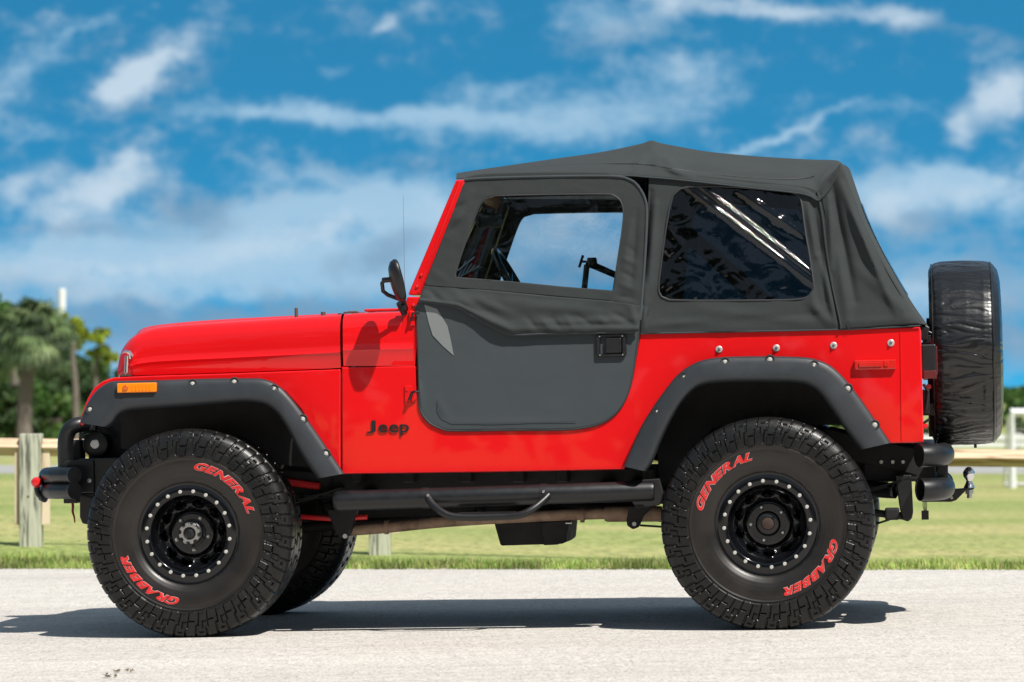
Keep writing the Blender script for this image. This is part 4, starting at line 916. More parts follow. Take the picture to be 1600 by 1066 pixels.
for mir in (False, True):
    ring_cloth('side_panel', so, si, ys, FAB, stp, n=320, m=26, mirror=mir, fl=SF, thick=.005, noi=((.012, .02, .006), (.04, .05, .0015)))
    pane = cloth('side_window', tri_fill(si, 300, 200), lambda a, b: ys(a, b) + .002, TINT, stp, mirror=mir, thick=0,
        fl=[((1066, 286), (1276, 447), .0080, 5.0), ((1086, 284), (1278, 434), .0080, 4.5), ((1150, 296), (1262, 372), .0085, 6), ((1062, 300), (1190, 455), -.004, 14)],
        noi=((.018, .022, .008), (.05, .05, .002)), extra=pane_extra)
    MB().tube([T(a, b, ys(a, b) - .003) for a, b in si], .004, 6, closed=True).build('window_binding', FABH, stp, mirror=mir)
    # rear corner panel: from the seam back to the sloping rear edge
    L0 = resample(sm2([(1276, 300), (1284, 340), (1290, 390), (1299, 445), (1311, 505), (1314, 515)], 5, False), 70, False)
    R0 = resample(sm2([(1313, 256), (1328, 300), (1345, 345), (1375, 405), (1410, 465), (1438, 506)], 5, False), 70, False)
    rows = [L0 * (1 - t) + R0 * t for t in np.linspace(0, 1, 34)]
    yc = lambda a, b: ys(a, b) - .004 + .05 * max(0, (a - (1338 + (b - 300) * .36)) / 40) ** 2 * 1.0
    cloth('corner_panel', rows, yc, FAB, stp, mirror=mir, thick=.005, noi=((.02, .01, .006), (.03, .03, .002)),
        fl=[((1300, 290), (1335, 470), -.014, 7), ((1312, 275), (1375, 440), .014, 8), ((1318, 280), (1420, 485), -.012, 7), ((1330, 330), (1400, 490), .008, 5), ((1300, 330), (1325, 500), .008, 7), ((1340, 420), (1430, 500), .006, 9), ((1296, 310), (1300, 420), .010, 5), ((1303, 300), (1312, 420), -.005, 6), ((1320, 505), (1430, 498), .003, 6)])
    sm_ = sm2([(1284, 300), (1291, 340), (1298, 390), (1307, 445), (1321, 500), (1326, 514)], 6, False)
    MB().tube([T(a, b, ys(a, b) - .010) for a, b in sm_], .0016, 5).build('seam', FABH, stp, mirror=mir)
    sm_ = sm2([(1277, 300), (1285, 340), (1291, 390), (1300, 445), (1312, 500), (1314, 514)], 6, False)
    MB().tube([T(a, b, ys(a, b) - .009) for a, b in sm_], .0045, 7).build('seam_roll', FAB, stp, mirror=mir)
    sm_ = [(1000, 521.5), (1100, 519.5), (1250, 516.5), (1313, 515), (1330, 515), (1438, 509)]
    MB().tube([T(a, b, YB - .008) for a, b in sm_], .0035, 6).build('lower_hem', FABD, stp, mirror=mir)
# roof: cross-sections from the side valance up over the bows
edge = sm2([(713, 279.5), (745, 278.5), (800, 276.5), (900, 274.5), (980, 275), (1012, 277), (1060, 281), (1150, 291), (1240, 301), (1264, 306), (1280, 313), (1294, 300), (1304, 283), (1313, 262)], 8, False)
crest = sm2([(713, 272), (730, 269), (770, 263), (860, 250), (940, 238.5), (1000, 226), (1018, 220.5), (1036, 225.5), (1100, 237), (1150, 242.5), (1200, 246.5), (1260, 250), (1296, 251), (1310, 252.5), (1318, 259)], 8, False)
E_ = resample(edge, 230, False); C_ = resample(crest, 230, False)
RF = [((1020, 224), (990, 268), .014, 7), ((1022, 226), (1060, 270), .014, 8), ((1004, 240), (975, 272), -.008, 6), ((1030, 250), (1270, 272), .010, 8), ((1025, 258), (1080, 276), .012, 5), ((760, 268), (990, 258), .004, 5), ((830, 262), (1000, 243), -.005, 7), ((1060, 240), (1300, 262), -.006, 7),
      ((1312, 254), (1285, 285), .016, 6), ((1296, 262), (1270, 300), -.008, 5), ((1050, 268), (1150, 283), .007, 4), ((1130, 268), (1270, 275), .006, 5), ((1180, 285), (1262, 296), .007, 5)]
rows = []; NS = 26
for k in range(NS + 1):
    t = k / NS; P = E_ * (1 - t) + C_ * t; d = 1.7 * folds(P, RF) * math.sin(math.pi * min(1, t * 1.02 + .06)) + nz(P, .02, .05, .005, 5) * (1 - t) ** .3 if k < NS else folds(P, RF) * 0
    row = []
    for i, p in enumerate(P):
        py_ = E_[i][1]; base = ys(p[0], py_) - .013
        y = base + (.36 * t ** 1.6 if True else 0); row.append(T(p[0], p[1], y - d[i]))
    rows.append(row)
last = rows[-1]
for t in (.12, .3, .5, .75, 1.0):      # over the top towards the centre line
    rows.append([Vector((p.x, p.y * (1 - t), p.z + .010 * math.sin(math.pi / 2 * t) - .008 * math.sin(math.pi * t))) for p in last])
full = rows + [[Vector((p.x, -p.y, p.z)) for p in r] for r in reversed(rows[:-1])]
roof = MB().grid(full).build('roof', FAB, stp, ang=70, solid=.005)
e2 = [(a, b) for a, b in edge if a < 1282]
for mir in (False, True): MB().tube([T(a, b, ys(a, b) - .016) for a, b in e2], .0035, 6).build('valance_hem', FABD, stp, mirror=mir)
for mir in (False, True):
    ln = sm2([(745, 269), (860, 259), (960, 256), (1012, 257), (1040, 262), (1120, 273), (1215, 280), (1262, 277), (1300, 266)], 6, False)
    pr = []
    for a, b in ln:
        ey = np.interp(a, [p[0] for p in e2], [p[1] for p in e2]); cy = np.interp(a, [p[0] for p in crest], [p[1] for p in crest]); t = (ey - b) / (ey - cy); 
        pr.append(T(a, b, ys(a, ey) - .013 + .36 * max(0, t) ** 1.6 - .0085 - 1.7 * float(folds(np.array([(a, b)]), RF)[0]) * math.sin(math.pi * min(1, t * 1.02 + .06))))
    MB().tube(pr, .0016, 5).build('roof_seam', FABH, roof, mirror=mir)
# rear curtain between the two corner panels
rp = []
for p in resample(sm2([(1313, 256), (1328, 300), (1345, 345), (1375, 405), (1410, 465), (1438, 506)], 5, False), 24, False):
    y = yc(p[0], p[1]) + .006; w_ = T(p[0], p[1], y); rp.append([Vector((w_.x + .03 * (1 - (2 * t - 1) ** 4), y + (-2 * y) * t, w_.z)) for t in np.linspace(0, 1, 24)])
MB().grid(rp).build('rear_curtain', FAB, stp, ang=60, solid=.004)
# rear window of tinted vinyl set on the curtain
rr = [[rp[i][j] + Vector((.006, 0, .003)) for j in range(4, 20)] for i in range(5, 19)]
MB().grid(rr).build('rear_window', TINT, stp, ang=60)
# bows and roll bar
rb = empty('roll_cage', J)
hx = T(1005, 300, -.5); 
cage = MB(); zt_ = T(1000, 296, -.5).z; xb_ = hx.x
cage.tube(smooth_path([(xb_, -.60, fz0 + .2), (xb_, -.60, 1.2), (xb_, -.57, zt_ - .12), (xb_, -.45, zt_), (xb_, 0, zt_ + .01), (xb_, .45, zt_), (xb_, .57, zt_ - .12), (xb_, .60, 1.2), (xb_, .60, fz0 + .2)], 6), .034, 14)
for s in (-1, 1):
    e = T(1290, 520, -.55); cage.tube([(xb_ + .02, s * .53, zt_ - .05), (e.x, s * .58, e.z - .1)], .03, 12)
cage.build('roll_bar', VINYL, rb)
bw = MB()
for px, py, y_ in ((1018, 228, .0), (1300, 258, 0)):
    p = T(px, py, -.30); bw.tube(smooth_path([(p.x, -.60, T(px, 330, -.66).z), (p.x, -.52, p.z - .12), (p.x, -.35, p.z - .05), (p.x, .35, p.z - .05), (p.x, .52, p.z - .12), (p.x, .60, T(px, 330, -.66).z)], 6), .011, 8)
bw.build('roof_bow', BLK, rb)
for s in (-1, 1):       # inner lining of the door surround
    a, b = T(725, 286, -.66), T(1000, 284, -.66); MB().tube([(a.x, s * .645, a.z - .01), (b.x, s * .645, b.z - .02)], .018, 10).build('door_rail', VINYL, rb)
    a, b = T(724, 288, -.66), T(664, 462, -.66); MB().tube([(a.x + .02, s * .62, a.z), (b.x + .03, s * .62, b.z)], .030, 10).build('pillar_pad', VINYL, rb)

# ------------------------------------------------------------------ interior
inn = empty('interior', J)
p = T(668, 470, -.5); MB().box((p.x - .02, 0, p.z - .10), (.16, 1.36, .20)).build('dashboard', VINYL, inn, ang=0, bevel=.03)
for s in (-.62, .52): MB().tube([T(690, 425, -.1) + Vector((0, s + .1, 0)), T(700, 440, -.1) + Vector((0, s + .1, 0))], .02, 8).build('dash_knob', VINYL, inn)
c = T(807, 452, -.36); rot = Matrix.Rotation(R_(-28), 3, 'Y')     # steering wheel, left-hand drive, tilted
ring = [c + rot @ Vector((0, .185 * math.cos(k * 2 * math.pi / 48), .185 * math.sin(k * 2 * math.pi / 48))) for k in range(48)]
sw = MB().tube(ring, .0145, 10, closed=True); hub = c + rot @ Vector((-.03, 0, 0))
for k in (0, 1, 2): th = R_(90 + 120 * k + 60); sw.tube([hub, c + rot @ Vector((0, .18 * math.cos(th), .18 * math.sin(th)))], .010, 8)
sw.tube([hub, T(700, 505, -.36)], .022, 10); sw.build('steering_wheel', VINYL, inn)
p = T(763, 344, -.02); MB().box(p, (.025, .20, .062), Matrix.Rotation(R_(-22), 3, 'Z')).build('rear_view_mirror', BLK, inn, ang=0, bevel=.008)
MB().tube([p, T(745, 292, -.02)], .007, 6).build('mirror_stem', BLK, inn)
for s in (-.36, .36):
    z = T(900, 560, s).z; x0 = T(890, 560, s).x; se = empty('seat', inn)
    MB().box((x0 + .02, s, z - .10), (.48, .48, .14)).build('cushion', SEAT, se, ang=0, bevel=.04, seg=3)
    zt2 = T(940, 468, s).z; MB().box((x0 + .26, s, (z + zt2) / 2), (.12, .46, zt2 - z), Matrix.Rotation(R_(9), 3, 'Y')).build('backrest', SEAT, se, ang=0, bevel=.04, seg=3)
# clamp-on rack arm standing between the seats, with T-handle
arm = MB(); yy = .15
arm.tube([T(911, 470, yy), T(917, 414, yy)], .013, 10); arm.tube([T(916, 411, yy), T(930, 416, yy), T(985, 440, yy)], [.016, .016, .014], 10)
arm.lathe([(0, -.02), (.020, -.02), (.023, 0), (.020, .02), (0, .02)], T(925, 410, yy), axis='z', seg=16)
arm.tube([T(916, 409, yy), T(908, 409, yy)], .005, 8); arm.tube([T(911, 399, yy), T(905, 418, yy)], .006, 8); arm.build('rack_arm', VINYL, inn)
# grille-patterned guard behind the windshield (defroster and folded papers on the dash)
ds = MB()
for k in range(7): ds.tube([T(716 + k * 5, 434 - k * 2, .2), T(728 + k * 5, 408 + k * 2, .2)], .003, 5)
ds.tube([T(714, 425, .2), T(742, 402, .2)], .004, 5); ds.tube([T(718, 434, .2), T(750, 416, .2)], .004, 5); ds.build('dash_rack', STEEL, inn)

# ------------------------------------------------------------------ wheels
prof_px = [(.205, -.122), (.210, -.134), (.218, -.142), (.232, -.149), (.25, -.155), (.27, -.159), (.29, -.1605), (.304, -.160), (.3075, -.1605), (.3095, -.1635), (.3125, -.1635), (.3145, -.160), (.33, -.1575), (.35, -.155), (.37, -.151), (.39, -.145), (.405, -.138), (.416, -.128), (.4215, -.117), (.4237, -.10), (.4237, 0)]
def dense(pr, n):
    P = np.array(pr); d = np.r_[0, np.cumsum(np.hypot(*np.diff(P, axis=0).T))]; t = np.linspace(0, d[-1], n); return np.c_[np.interp(t, d, P[:, 0]), np.interp(t, d, P[:, 1])]
half = dense(prof_px, 84); prof = np.vstack([half, (half * [1, -1])[::-1][1:]])
NT = 1152; NP = len(prof)
tg = np.gradient(prof, axis=0); nrm = np.c_[-tg[:, 1], tg[:, 0]]; nrm /= np.linalg.norm(nrm, axis=1)[:, None]
if nrm[NP // 2, 0] < 0: nrm = -nrm
TH = np.arange(NT) / NT * 2 * np.pi
def sstep(x, a, b): t = np.clip((x - a) / (b - a), 0, 1); return t * t * (3 - 2 * t)
def box_(u, a, b, e=.022): return sstep(u, a - e, a + e) * (1 - sstep(u, b - e, b + e))
def lug(th, r, y):
    NC = 28
    side = np.abs(y) ; q = (r - .316) / (.4237 - .316); q = np.clip(q, -1, 1.0)
    s = np.sign(y); u0 = th / (2 * np.pi) * NC + np.where(y > 0, .5, 0)
    u = (u0 + .22 * np.clip(q, 0, 1) + 0.0) % 1
    # near-closed shoulder band cut by stepped grooves, with an inset square and a raised pad in every pitch
    H = sstep(q, .02, .05) * .62 + .0 * u
    H = np.maximum(H, sstep(q, .34, .37) * 1.0)
    H = np.maximum(H, 1.0 * box_(u, .64, .985) * box_(q, .045, .40, .015))
    H = np.maximum(H, .85 * box_(u, .17, .50) * box_(q, .12, .40, .015))
    def rad(u_, q0, q1, w): return box_(u, u_ - w / 2, u_ + w / 2, .012) * box_(q, q0, q1, .012)
    def circ(q_, u0_, u1_, w=.030): return box_(q, q_ - w / 2, q_ + w / 2, .010) * box_(u, u0_, u1_, .012)
    cut = np.zeros_like(u)
    for c_ in (rad(.04, .56, 1.3, .075), circ(.56, .03, .17), rad(.15, .10, .56, .045), rad(.54, .68, 1.3, .075), circ(.68, .34, .55), rad(.35, .42, .68, .04), circ(.42, .34, .64), rad(.62, .04, .66, .045), circ(.40, .62, .95), circ(.80, .72, .90, .02), circ(.82, .2, .40, .02)): cut = np.maximum(cut, c_)
    H = H - .45 * box_(u, .37, .60) * box_(q, .44, .66, .012)
    H = np.clip(H * (1 - .92 * cut), 0, 1)
    on_side = side > .108
    # tread face
    yy = y / .108; ut = (u0 + .22 + .10 * np.sin(yy * 3)) % 1
    T1 = box_(ut, .05, .47) + box_(ut, .53, .97); rows_ = 1 - (box_(yy, -.58, -.50, .02) + box_(yy, .50, .58, .02) + box_(yy + .10 * np.sign(np.sin(u0 * 2 * np.pi * 1)), -.05, .05, .02))
    u2 = (u0 * 1.0 + .35 * yy) % 1; C1 = box_(u2, .08, .92); Tt = np.where(np.abs(yy) > .54, T1, C1) * np.clip(rows_, 0, 1)
    return np.where(on_side, H, Tt) * np.where(q < 0.02, 0, 1)
rr_, th_ = np.meshgrid(prof[:, 0], TH); yy_, _ = np.meshgrid(prof[:, 1], TH)
D_ = lug(th_, rr_, yy_) * .0072
# slight rubber waviness, moulded rings on the sidewall
D_ += np.where((rr_ > .235) & (rr_ < .243) & (np.abs(yy_) > .1), .0006, 0)
PR = rr_ + nrm[None, :, 0] * D_; PY = yy_ + nrm[None, :, 1] * D_
sgn = np.where(True, 1, 1)
V = np.stack([PR * np.cos(th_), PY, PR * np.sin(th_)], -1).reshape(-1, 3)
i = np.arange(NT)[:, None] * NP; j = (np.arange(NT)[:, None] + 1) % NT * NP; k = np.arange(NP - 1)[None, :]
Q = np.stack([i + k, i + k + 1, j + k + 1, j + k], -1).reshape(-1, 4)
SWI = ((np.tile(prof[:-1, 0], NT) < .3165)).astype(np.int32)
def ysw(r): return float(np.interp(r, [p[0] for p in prof_px[:16]], [p[1] for p in prof_px[:16]]))
def arc_text(word, r0, hgt, a0, a1, off, lift):
    vs_all = []; fs_all = []; n = len(word)
    ws = []
    for ch in word: V_, F_ = text_mesh(ch, 1, .02, off); ws.append((V_, F_, V_[:, 0].min(), V_[:, 0].max()))
    tot = sum(w[3] - w[2] for w in ws); gap = .06; tot += gap * (n - 1) - .09 * sum((a_ == 'A') + (b_ == 'A') for a_, b_ in zip(word, word[1:])); cur = 0
    for wi, (V_, F_, x0, x1) in enumerate(ws):
        k0 = len(vs_all)
        for v in V_:
            f = (cur + v[0] - x0 + .38 * (v[1] - .35)) / tot; a = R_(a0 + (a1 - a0) * f); r = r0 + v[1] / .70 * hgt
            vs_all.append((r * math.cos(a), ysw(r) - lift - (v[2] + .02) * .03, r * math.sin(a)))
        fs_all += [tuple(k0 + i for i in f) for f in F_]; cur += x1 - x0 + gap - (.09 if wi + 1 < n and (word[wi] == 'A' or word[wi + 1] == 'A') else 0)
    return vs_all, fs_all
rim_prof = [(.2035, .05), (.2035, -.110), (.2125, -.126), (.2125, -.131), (.209, -.134), (.204, -.134), (.1995, -.1325), (.197, -.134), (.183, -.1365), (.166, -.1365), (.161, -.135), (.1575, -.130), (.156, -.122), (.1545, -.10), (.151, -.078), (.147, -.070), (.143, -.066), (.138, -.062)]
dish = [(.138, -.062), (.134, -.056), (.129, -.048), (.122, -.040), (.112, -.036), (.103, -.037), (.096, -.042), (.090, -.050), (.087, -.053), (.080, -.054), (.050, -.054), (.046, -.052), (.042, -.050)]
def make_wheel(kind):
    w = empty('wheel', J)
    ty = fast('tyre', V, Q, TYRE, w, smooth=True); ty.data.materials.append(SIDEW); ty.data.polygons.foreach_set('material_index', SWI); ty.data.set_sharp_from_angle(angle=R_(32))
    MB().lathe(rim_prof, (0, 0, 0), seg=96).build('rim', GLOSS, w, ang=40)
    # dish with ten D-shaped windows
    dd = dense(dish, 60); vs = []; NA = 360
    for a in range(NA):
        th = 2 * math.pi * a / NA
        for r, y in dd:
            u = ((th / (2 * math.pi) * 10) % 1) - .5; x = u * 2 * math.pi / 10 * r; h = math.hypot(x / .0235, (r - .1215) / .0155)
            dep = .035 * float(1 - sstep(np.array(h), .80, 1.0)); lip = -.0035 * math.exp(-((h - 1.1) / .12) ** 2)
            vs.append((r * math.cos(th), y + dep + lip, r * math.sin(th)))
    m = len(dd); fs = [(a * m + b, a * m + b + 1, ((a + 1) % NA) * m + b + 1, ((a + 1) % NA) * m + b) for a in range(NA) for b in range(m - 1)]
    MB().add(vs, fs).build('dish', GLOSS, w, ang=60)
    bn = MB().lathe([(0, -.0085), (.0062, -.0080), (.0082, -.005), (.0082, 0)], (0, 0, 0), seg=10).build('rim_bolt', BOLT, w, ang=50); 
    for k in range(20):
        a = 2 * math.pi * (k + .25) / 20; o = bn if k == 0 else bn.copy()
        if k: COL.objects.link(o)
        o.location = (.1742 * math.cos(a), -.1362, .1742 * math.sin(a))
    nut = MB().lathe([(0, -.018), (.005, -.018), (.0085, -.012), (.0085, 0)], (0, 0, 0), seg=6).build('lug_nut', STEEL if kind == 'rear' else BOLT, w, ang=20)
    off = R_(111) if kind == 'rear' else R_(0)
    for k in range(5):
        a = off + 2 * math.pi * k / 5; o = nut if k == 0 else nut.copy()
        if k: COL.objects.link(o)
        o.location = (.0700 * math.cos(a), -.054, .0700 * math.sin(a))
    if kind == 'rear':
        MB().lathe([(.046, -.05), (.043, -.075), (.034, -.079), (.027, -.080), (.026, -.075), (0, -.074)], (0, 0, 0), seg=36).build('hub', BLK, w); MB().lathe([(.026, -.076), (.024, -.079), (.012, -.082), (0, -.082)], (0, 0, 0), seg=24).build('hub_cap', RUSTD, w)
    else:
        MB().lathe([(.058, -.052), (.056, -.060), (.048, -.062), (.047, -.085), (.044, -.088), (.036, -.090)], (0, 0, 0), seg=36).build('hub', BLK, w)
        rows = []
        for rr0, y in ((.041, -.088), (.041, -.112), (.038, -.116), (.027, -.116), (.025, -.112), (.025, -.10)):
            rows.append([((rr0 + (.005 * (1 if (k % 8) < 4 else -1) if rr0 > .036 else 0)) * math.cos(k * 2 * math.pi / 64), y, (rr0 + (.005 * (1 if (k % 8) < 4 else -1) if rr0 > .036 else 0)) * math.sin(k * 2 * math.pi / 64)) for k in range(64)])
        MB().grid(rows, closed=True).build('locking_hub', HUBM, w, ang=30); MB().lathe([(.026, -.104), (.015, -.112), (0, -.113)], (0, 0, 0), seg=24).build('hub_dial', BLK, w)
        MB().box((0, -.115, 0), (.034, .006, .009)).build('dial_grip', BLK, w, ang=0, bevel=.002)
        b6 = MB().lathe([(0, -.012), (.003, -.012), (.0045, -.009), (.0045, 0)], (0, 0, 0), seg=8).build('hub_bolt', BLK, w)
        for k in range(6):
            o = b6 if k == 0 else b6.copy()
            if k: COL.objects.link(o)
            a = k * math.pi / 3; o.location = (.052 * math.cos(a), -.061, .052 * math.sin(a))
    MB().lathe([(0, .0), (.10, .0), (.14, .01), (.15, .09), (0, .09)], (0, 0, 0), seg=40).build('brake_drum', BLKM, w)
    for word, a0, a1 in (('GENERAL', 167, 100), ('GRABBER', -14, -79)):
        vs_, fs_ = arc_text(word, .2655, .0300, a0, a1, .062, .0006); MB().add(vs_, fs_).build('letter_outline', WHT, w, ang=0)
        vs_, fs_ = arc_text(word, .2655, .0300, a0, a1, .036, .0016); MB().add(vs_, fs_).build('lettering', REDT, w, ang=0)
    return w
def copy_tree(o, parent):
    c = o.copy(); COL.objects.link(c); c.parent = parent
    for ch in [x for x in bpy.data.objects if x.parent == o]: copy_tree(ch, c)
    return c
YWH = -.735
w_f = make_wheel('front'); w_f.location = (0, YWH, TR); w_f.rotation_euler = (0, R_(84.5), 0)
w_r = make_wheel('rear'); w_r.location = (WB, YWH, TR)
w_ff = copy_tree(w_f, J); w_ff.location = (0, -YWH, TR); w_ff.rotation_euler = (0, R_(40), math.pi)
w_rf = copy_tree(w_r, J); w_rf.location = (WB, -YWH, TR); w_rf.rotation_euler = (0, R_(100), math.pi)

# ------------------------------------------------------------------ underbody
ub = empty('chassis', J)
for s in (-1, 1):
    m = MB()
    pr = [T(130, 745, -.40), T(300, 742, -.40), T(520, 757, -.40), T(1040, 749, -.40), T(1130, 690, -.40), T(1290, 690, -.40), T(1432, 722, -.40)]
    for a, b in zip(pr[:-1], pr[1:]):
        d = b - a; ang = math.atan2(d.z, d.x); m.box(((a.x + b.x) / 2, s * .40, (a.z + b.z) / 2), (d.length + .03, .07, .10 if a.x < 2.2 else .11), Matrix.Rotation(-ang, 3, 'Y'))
    m.build('frame_rail', BLKM, ub, ang=0, bevel=.006)
    for cx in (0, WB):   # leaf springs
        sp = MB()
        for k in range(5):
            L_ = .58 - .10 * k; rows = []
            for q_ in np.linspace(-1, 1, 17):
                z = TR + .075 + .09 * (q_ * L_ / .58) ** 2 - .008 * k; rows.append([(cx + q_ * L_, s * .46 - .03, z), (cx + q_ * L_, s * .46 + .03, z), (cx + q_ * L_, s * .46 + .03, z + .007), (cx + q_ * L_, s * .46 - .03, z + .007)])
            sp.grid(rows, closed=True)
        sp.build('leaf_spring', BLKM, ub, ang=30); 
        sh = MB(); sh.tube([(cx + .12, s * .52, TR - .02), (cx + .05, s * .50, TR + .40)], [.03, .024], 12); sh.tube([(cx + .12, s * .52, TR - .06), (cx + .10, s * .52, TR + .05)], .014, 8); sh.build('shock_absorber', BLKM, ub)
for cx in (0, WB):
    m = MB().tube([(cx, -.62, TR), (cx, .62, TR)], .042, 16); oy = .18 if cx == 0 else .05
    m.lathe([(0, -.13), (.09, -.11), (.13, -.04), (.14, 0), (.13, .05), (.08, .12), (0, .13)], (cx, oy, TR - .02), axis='x', seg=24); m.build('axle', BLKM, ub)
MB().tube([(-.12, -.58, TR - .03), (-.12, .58, TR - .03)], .016, 10).build('tie_rod', BLKM, ub)
# red track bar ends and red shackle seen behind the front wheel
rl = MB(); rl.tube([T(455, 806, -.43), T(520, 811, -.45), T(574, 808, -.46)], .011, 10); rl.tube([T(440, 752, -.45), T(500, 760, -.45)], .016, 8); rl.build('red_steering_link', REDP, ub)
# gearbox, engine, driveshafts
MB().box(T(330, 700, 0), (1.0, .5, .36)).build('engine', BLKM, ub, ang=0, bevel=.06)
MB().box(T(640, 752, 0) + Vector((0, 0, 0)), (.9, .36, .13)).build('gearbox', BLKM, ub, ang=0, bevel=.04)
MB().box(T(700, 760, 0), (.10, .86, .06)).build('crossmember', BLKM, ub, ang=0, bevel=.01); MB().box(T(1035, 765, 0), (.08, .86, .10)).build('crossmember', BLKM, ub, ang=0, bevel=.01)
MB().box(T(860, 757, .1), (.30, .6, .07)).build('transfer_case', BLKM, ub, ang=0, bevel=.03)
for px in (560, 640, 730, 812, 880, 1015): MB().box(T(px, 743, -.50) , (.05, .12, .06)).build('body_mount', BLKM, ub, ang=0, bevel=.008)
MB().tube([T(880, 790, .05), T(1190, 822, .05)], .028, 12).build('driveshaft', BLKM, ub); MB().tube([T(800, 800, .18), T(310, 838, .18)], .024, 12).build('driveshaft', BLKM, ub)
MB().box(T(790, 788, .30), (1.25, .30, .10)).build('gearbox_skid', BLKM, ub, ang=0, bevel=.02); MB().box(T(640, 790, -.05), (.62, .34, .09)).build('sump', BLKM, ub, ang=0, bevel=.02)
for mir in (False, True): MB().prism(P2([(1024, 610), (1120, 610), (1112, 671), (1082, 700), (1078, 765), (1030, 765)], -.45), -.46, -.43).build('frame_gusset', BLKM, ub, ang=0, mirror=mir)
# exhaust
ex = MB(); ye = -.30
ex.tube(smooth_path([T(546, 829, ye), T(600, 825, ye), T(690, 816, ye), T(780, 810, ye), T(860, 806, ye), T(940, 803, ye), T(1030, 803, ye), T(1120, 790, ye)], 5), .0235, 14)
for px in (604, 910, 948): ex.tube([T(px - 3, 824 - (px - 600) * .06, ye), T(px + 3, 824 - (px - 600) * .06, ye)], .031, 14)
ex.build('exhaust_pipe', RUST, ub); MB().tube([T(948, 803.5, ye), T(1034, 803, ye)], .033, 16).build('exhaust_sleeve', RUST, ub)
tp = MB(); tp.tube(smooth_path([T(1330, 758, -.42), T(1370, 765, -.44), T(1399, 767, -.47)], 4), .031, 20, caps=False); tp.build('tailpipe', BLK, ub, solid=.003)
# skid box
sk = [(771, 814), (888, 814), (885, 845), (878, 850), (782, 853)]
m = MB().prism(P2(sk, -.20), -.20, .22).build('skid_box', BLKM, ub, ang=0, bevel=.008)
MB().prism(P2([(846, 816), (890, 812), (888, 826), (884, 842), (872, 851), (850, 852)], -.22), -.235, -.20).build('box_flange', BLKM, ub, ang=0, bevel=.004)
MB().tube([T(884, 817, -.24), T(893, 817, -.24)], .006, 8).build('drain_plug', STEEL, ub)
# spring hangers
MB().prism(P2([(512, 795), (560, 795), (552, 822), (546, 838), (534, 840), (526, 830)], -.46), -.50, -.42).build('spring_hanger', BLKM, ub, ang=0, bevel=.006)
MB().prism(P2([(984, 790), (1022, 790), (1006, 806), (998, 824), (990, 827), (981, 821), (980, 812)], -.46), -.50, -.43).build('spring_hanger', BLKM, ub, ang=0, bevel=.006)
MB().tube([T(991, 819, -.51), T(991, 819, -.43)], .009, 10).build('hanger_bolt', STEEL, ub); MB().tube([T(539, 838, -.51), T(539, 838, -.43)], .010, 10).build('hanger_bolt', STEEL, ub)
MB().tube([T(1000, 821, -.46), T(1045, 824, -.46)], .005, 6).build('brake_cable', BLKM, ub)
MB().prism(P2([(1398, 742), (1424, 742), (1427, 800), (1425, 810), (1419, 815), (1410, 812), (1406, 795)], -.46), -.49, -.43).build('rear_shackle', BLK, ub, ang=0, bevel=.005)
MB().tube([T(1362, 801, -.46), T(1415, 807, -.46)], .016, 10).build('spring_eye', BLKM, ub); MB().box(T(1394, 803, -.46), (.06, .07, .05)).build('spring_clamp', BLKM, ub, ang=0, bevel=.008)
MB().tube([T(1368, 819, -.40), T(1390, 812, -.40)], .005, 6).build('brake_cable', BLKM, ub)
MB().box(T(1325, 712, 0), (.62, .80, .12)).build('fuel_tank', BLKM, ub, ang=0, bevel=.03)
MB().box(T(1405, 728, -.38), (.30, .10, .13)).build('bumper_bracket', BLKM, ub, ang=0, bevel=.01)
for px in (1377, 1395, 1411): MB().lathe([(0, -.004), (.007, -.004), (.008, 0)], T(px, 722, -.445), seg=10).build('bracket_bolt', BOLT, ub)

# ------------------------------------------------------------------ side steps
for mir in (False, True):
    ss = empty('side_step', J); y = -.775
    m = MB(); a, b = T(521, 783, y), T(1022, 767, y); d = (b - a)
    m.tube([a, a + d * .006, a + d * .02, a + d * .5, b - d * .01, b], [.030, .038, .0415, .0415, .0415, .038], 28); m.build('step_tube', BLK, ss, mirror=mir)
    for px in (667, 851): c = a + d * ((px - 521) / 501); MB().tube([c - d * .011, c + d * .011], .0438, 28).build('clamp_band', BLK, ss, mirror=mir)
    for px in (672, 852): c = a + d * ((px - 521) / 501); MB().lathe([(0, -.006), (.005, -.005), (.007, 0)], (c.x, c.y - .043, c.z + .012), seg=12).build('step_bolt', STEEL, ss, mirror=mir)
    yh = y - .05; hp = smooth_path([T(668, 776, y - .03), T(674, 786, yh), T(690, 800, yh - .03), T(712, 807.5, yh - .04), T(760, 808, yh - .04), T(808, 805.5, yh - .04), T(830, 797, yh - .03), T(848, 783, yh), T(857, 774, y - .03)], 5)
    MB().tube(hp, .0152, 14).build('step_hoop', BLK, ss, mirror=mir); MB().box((T(760, 803, yh).x, yh + .03, T(760, 801.5, yh).z), (.24, .03, .006)).build('tread_strip', BLK, ss, ang=0, bevel=.002, mirror=mir)
    for px in (560, 940): c = a + d * ((px - 521) / 501); MB().box((c.x, y + .19, c.z + .01), (.07, .36, .05)).build('step_bracket', BLKM, ss, ang=0, bevel=.006, mirror=mir)
    c = T(1010, 763, -.72); MB().prism(P2([(975, 752), (1030, 748), (1036, 770), (1030, 790), (995, 795), (985, 782)], -.70), -.70, -.66).build('end_plate', BLKM, ss, ang=0, bevel=.004, mirror=mir)

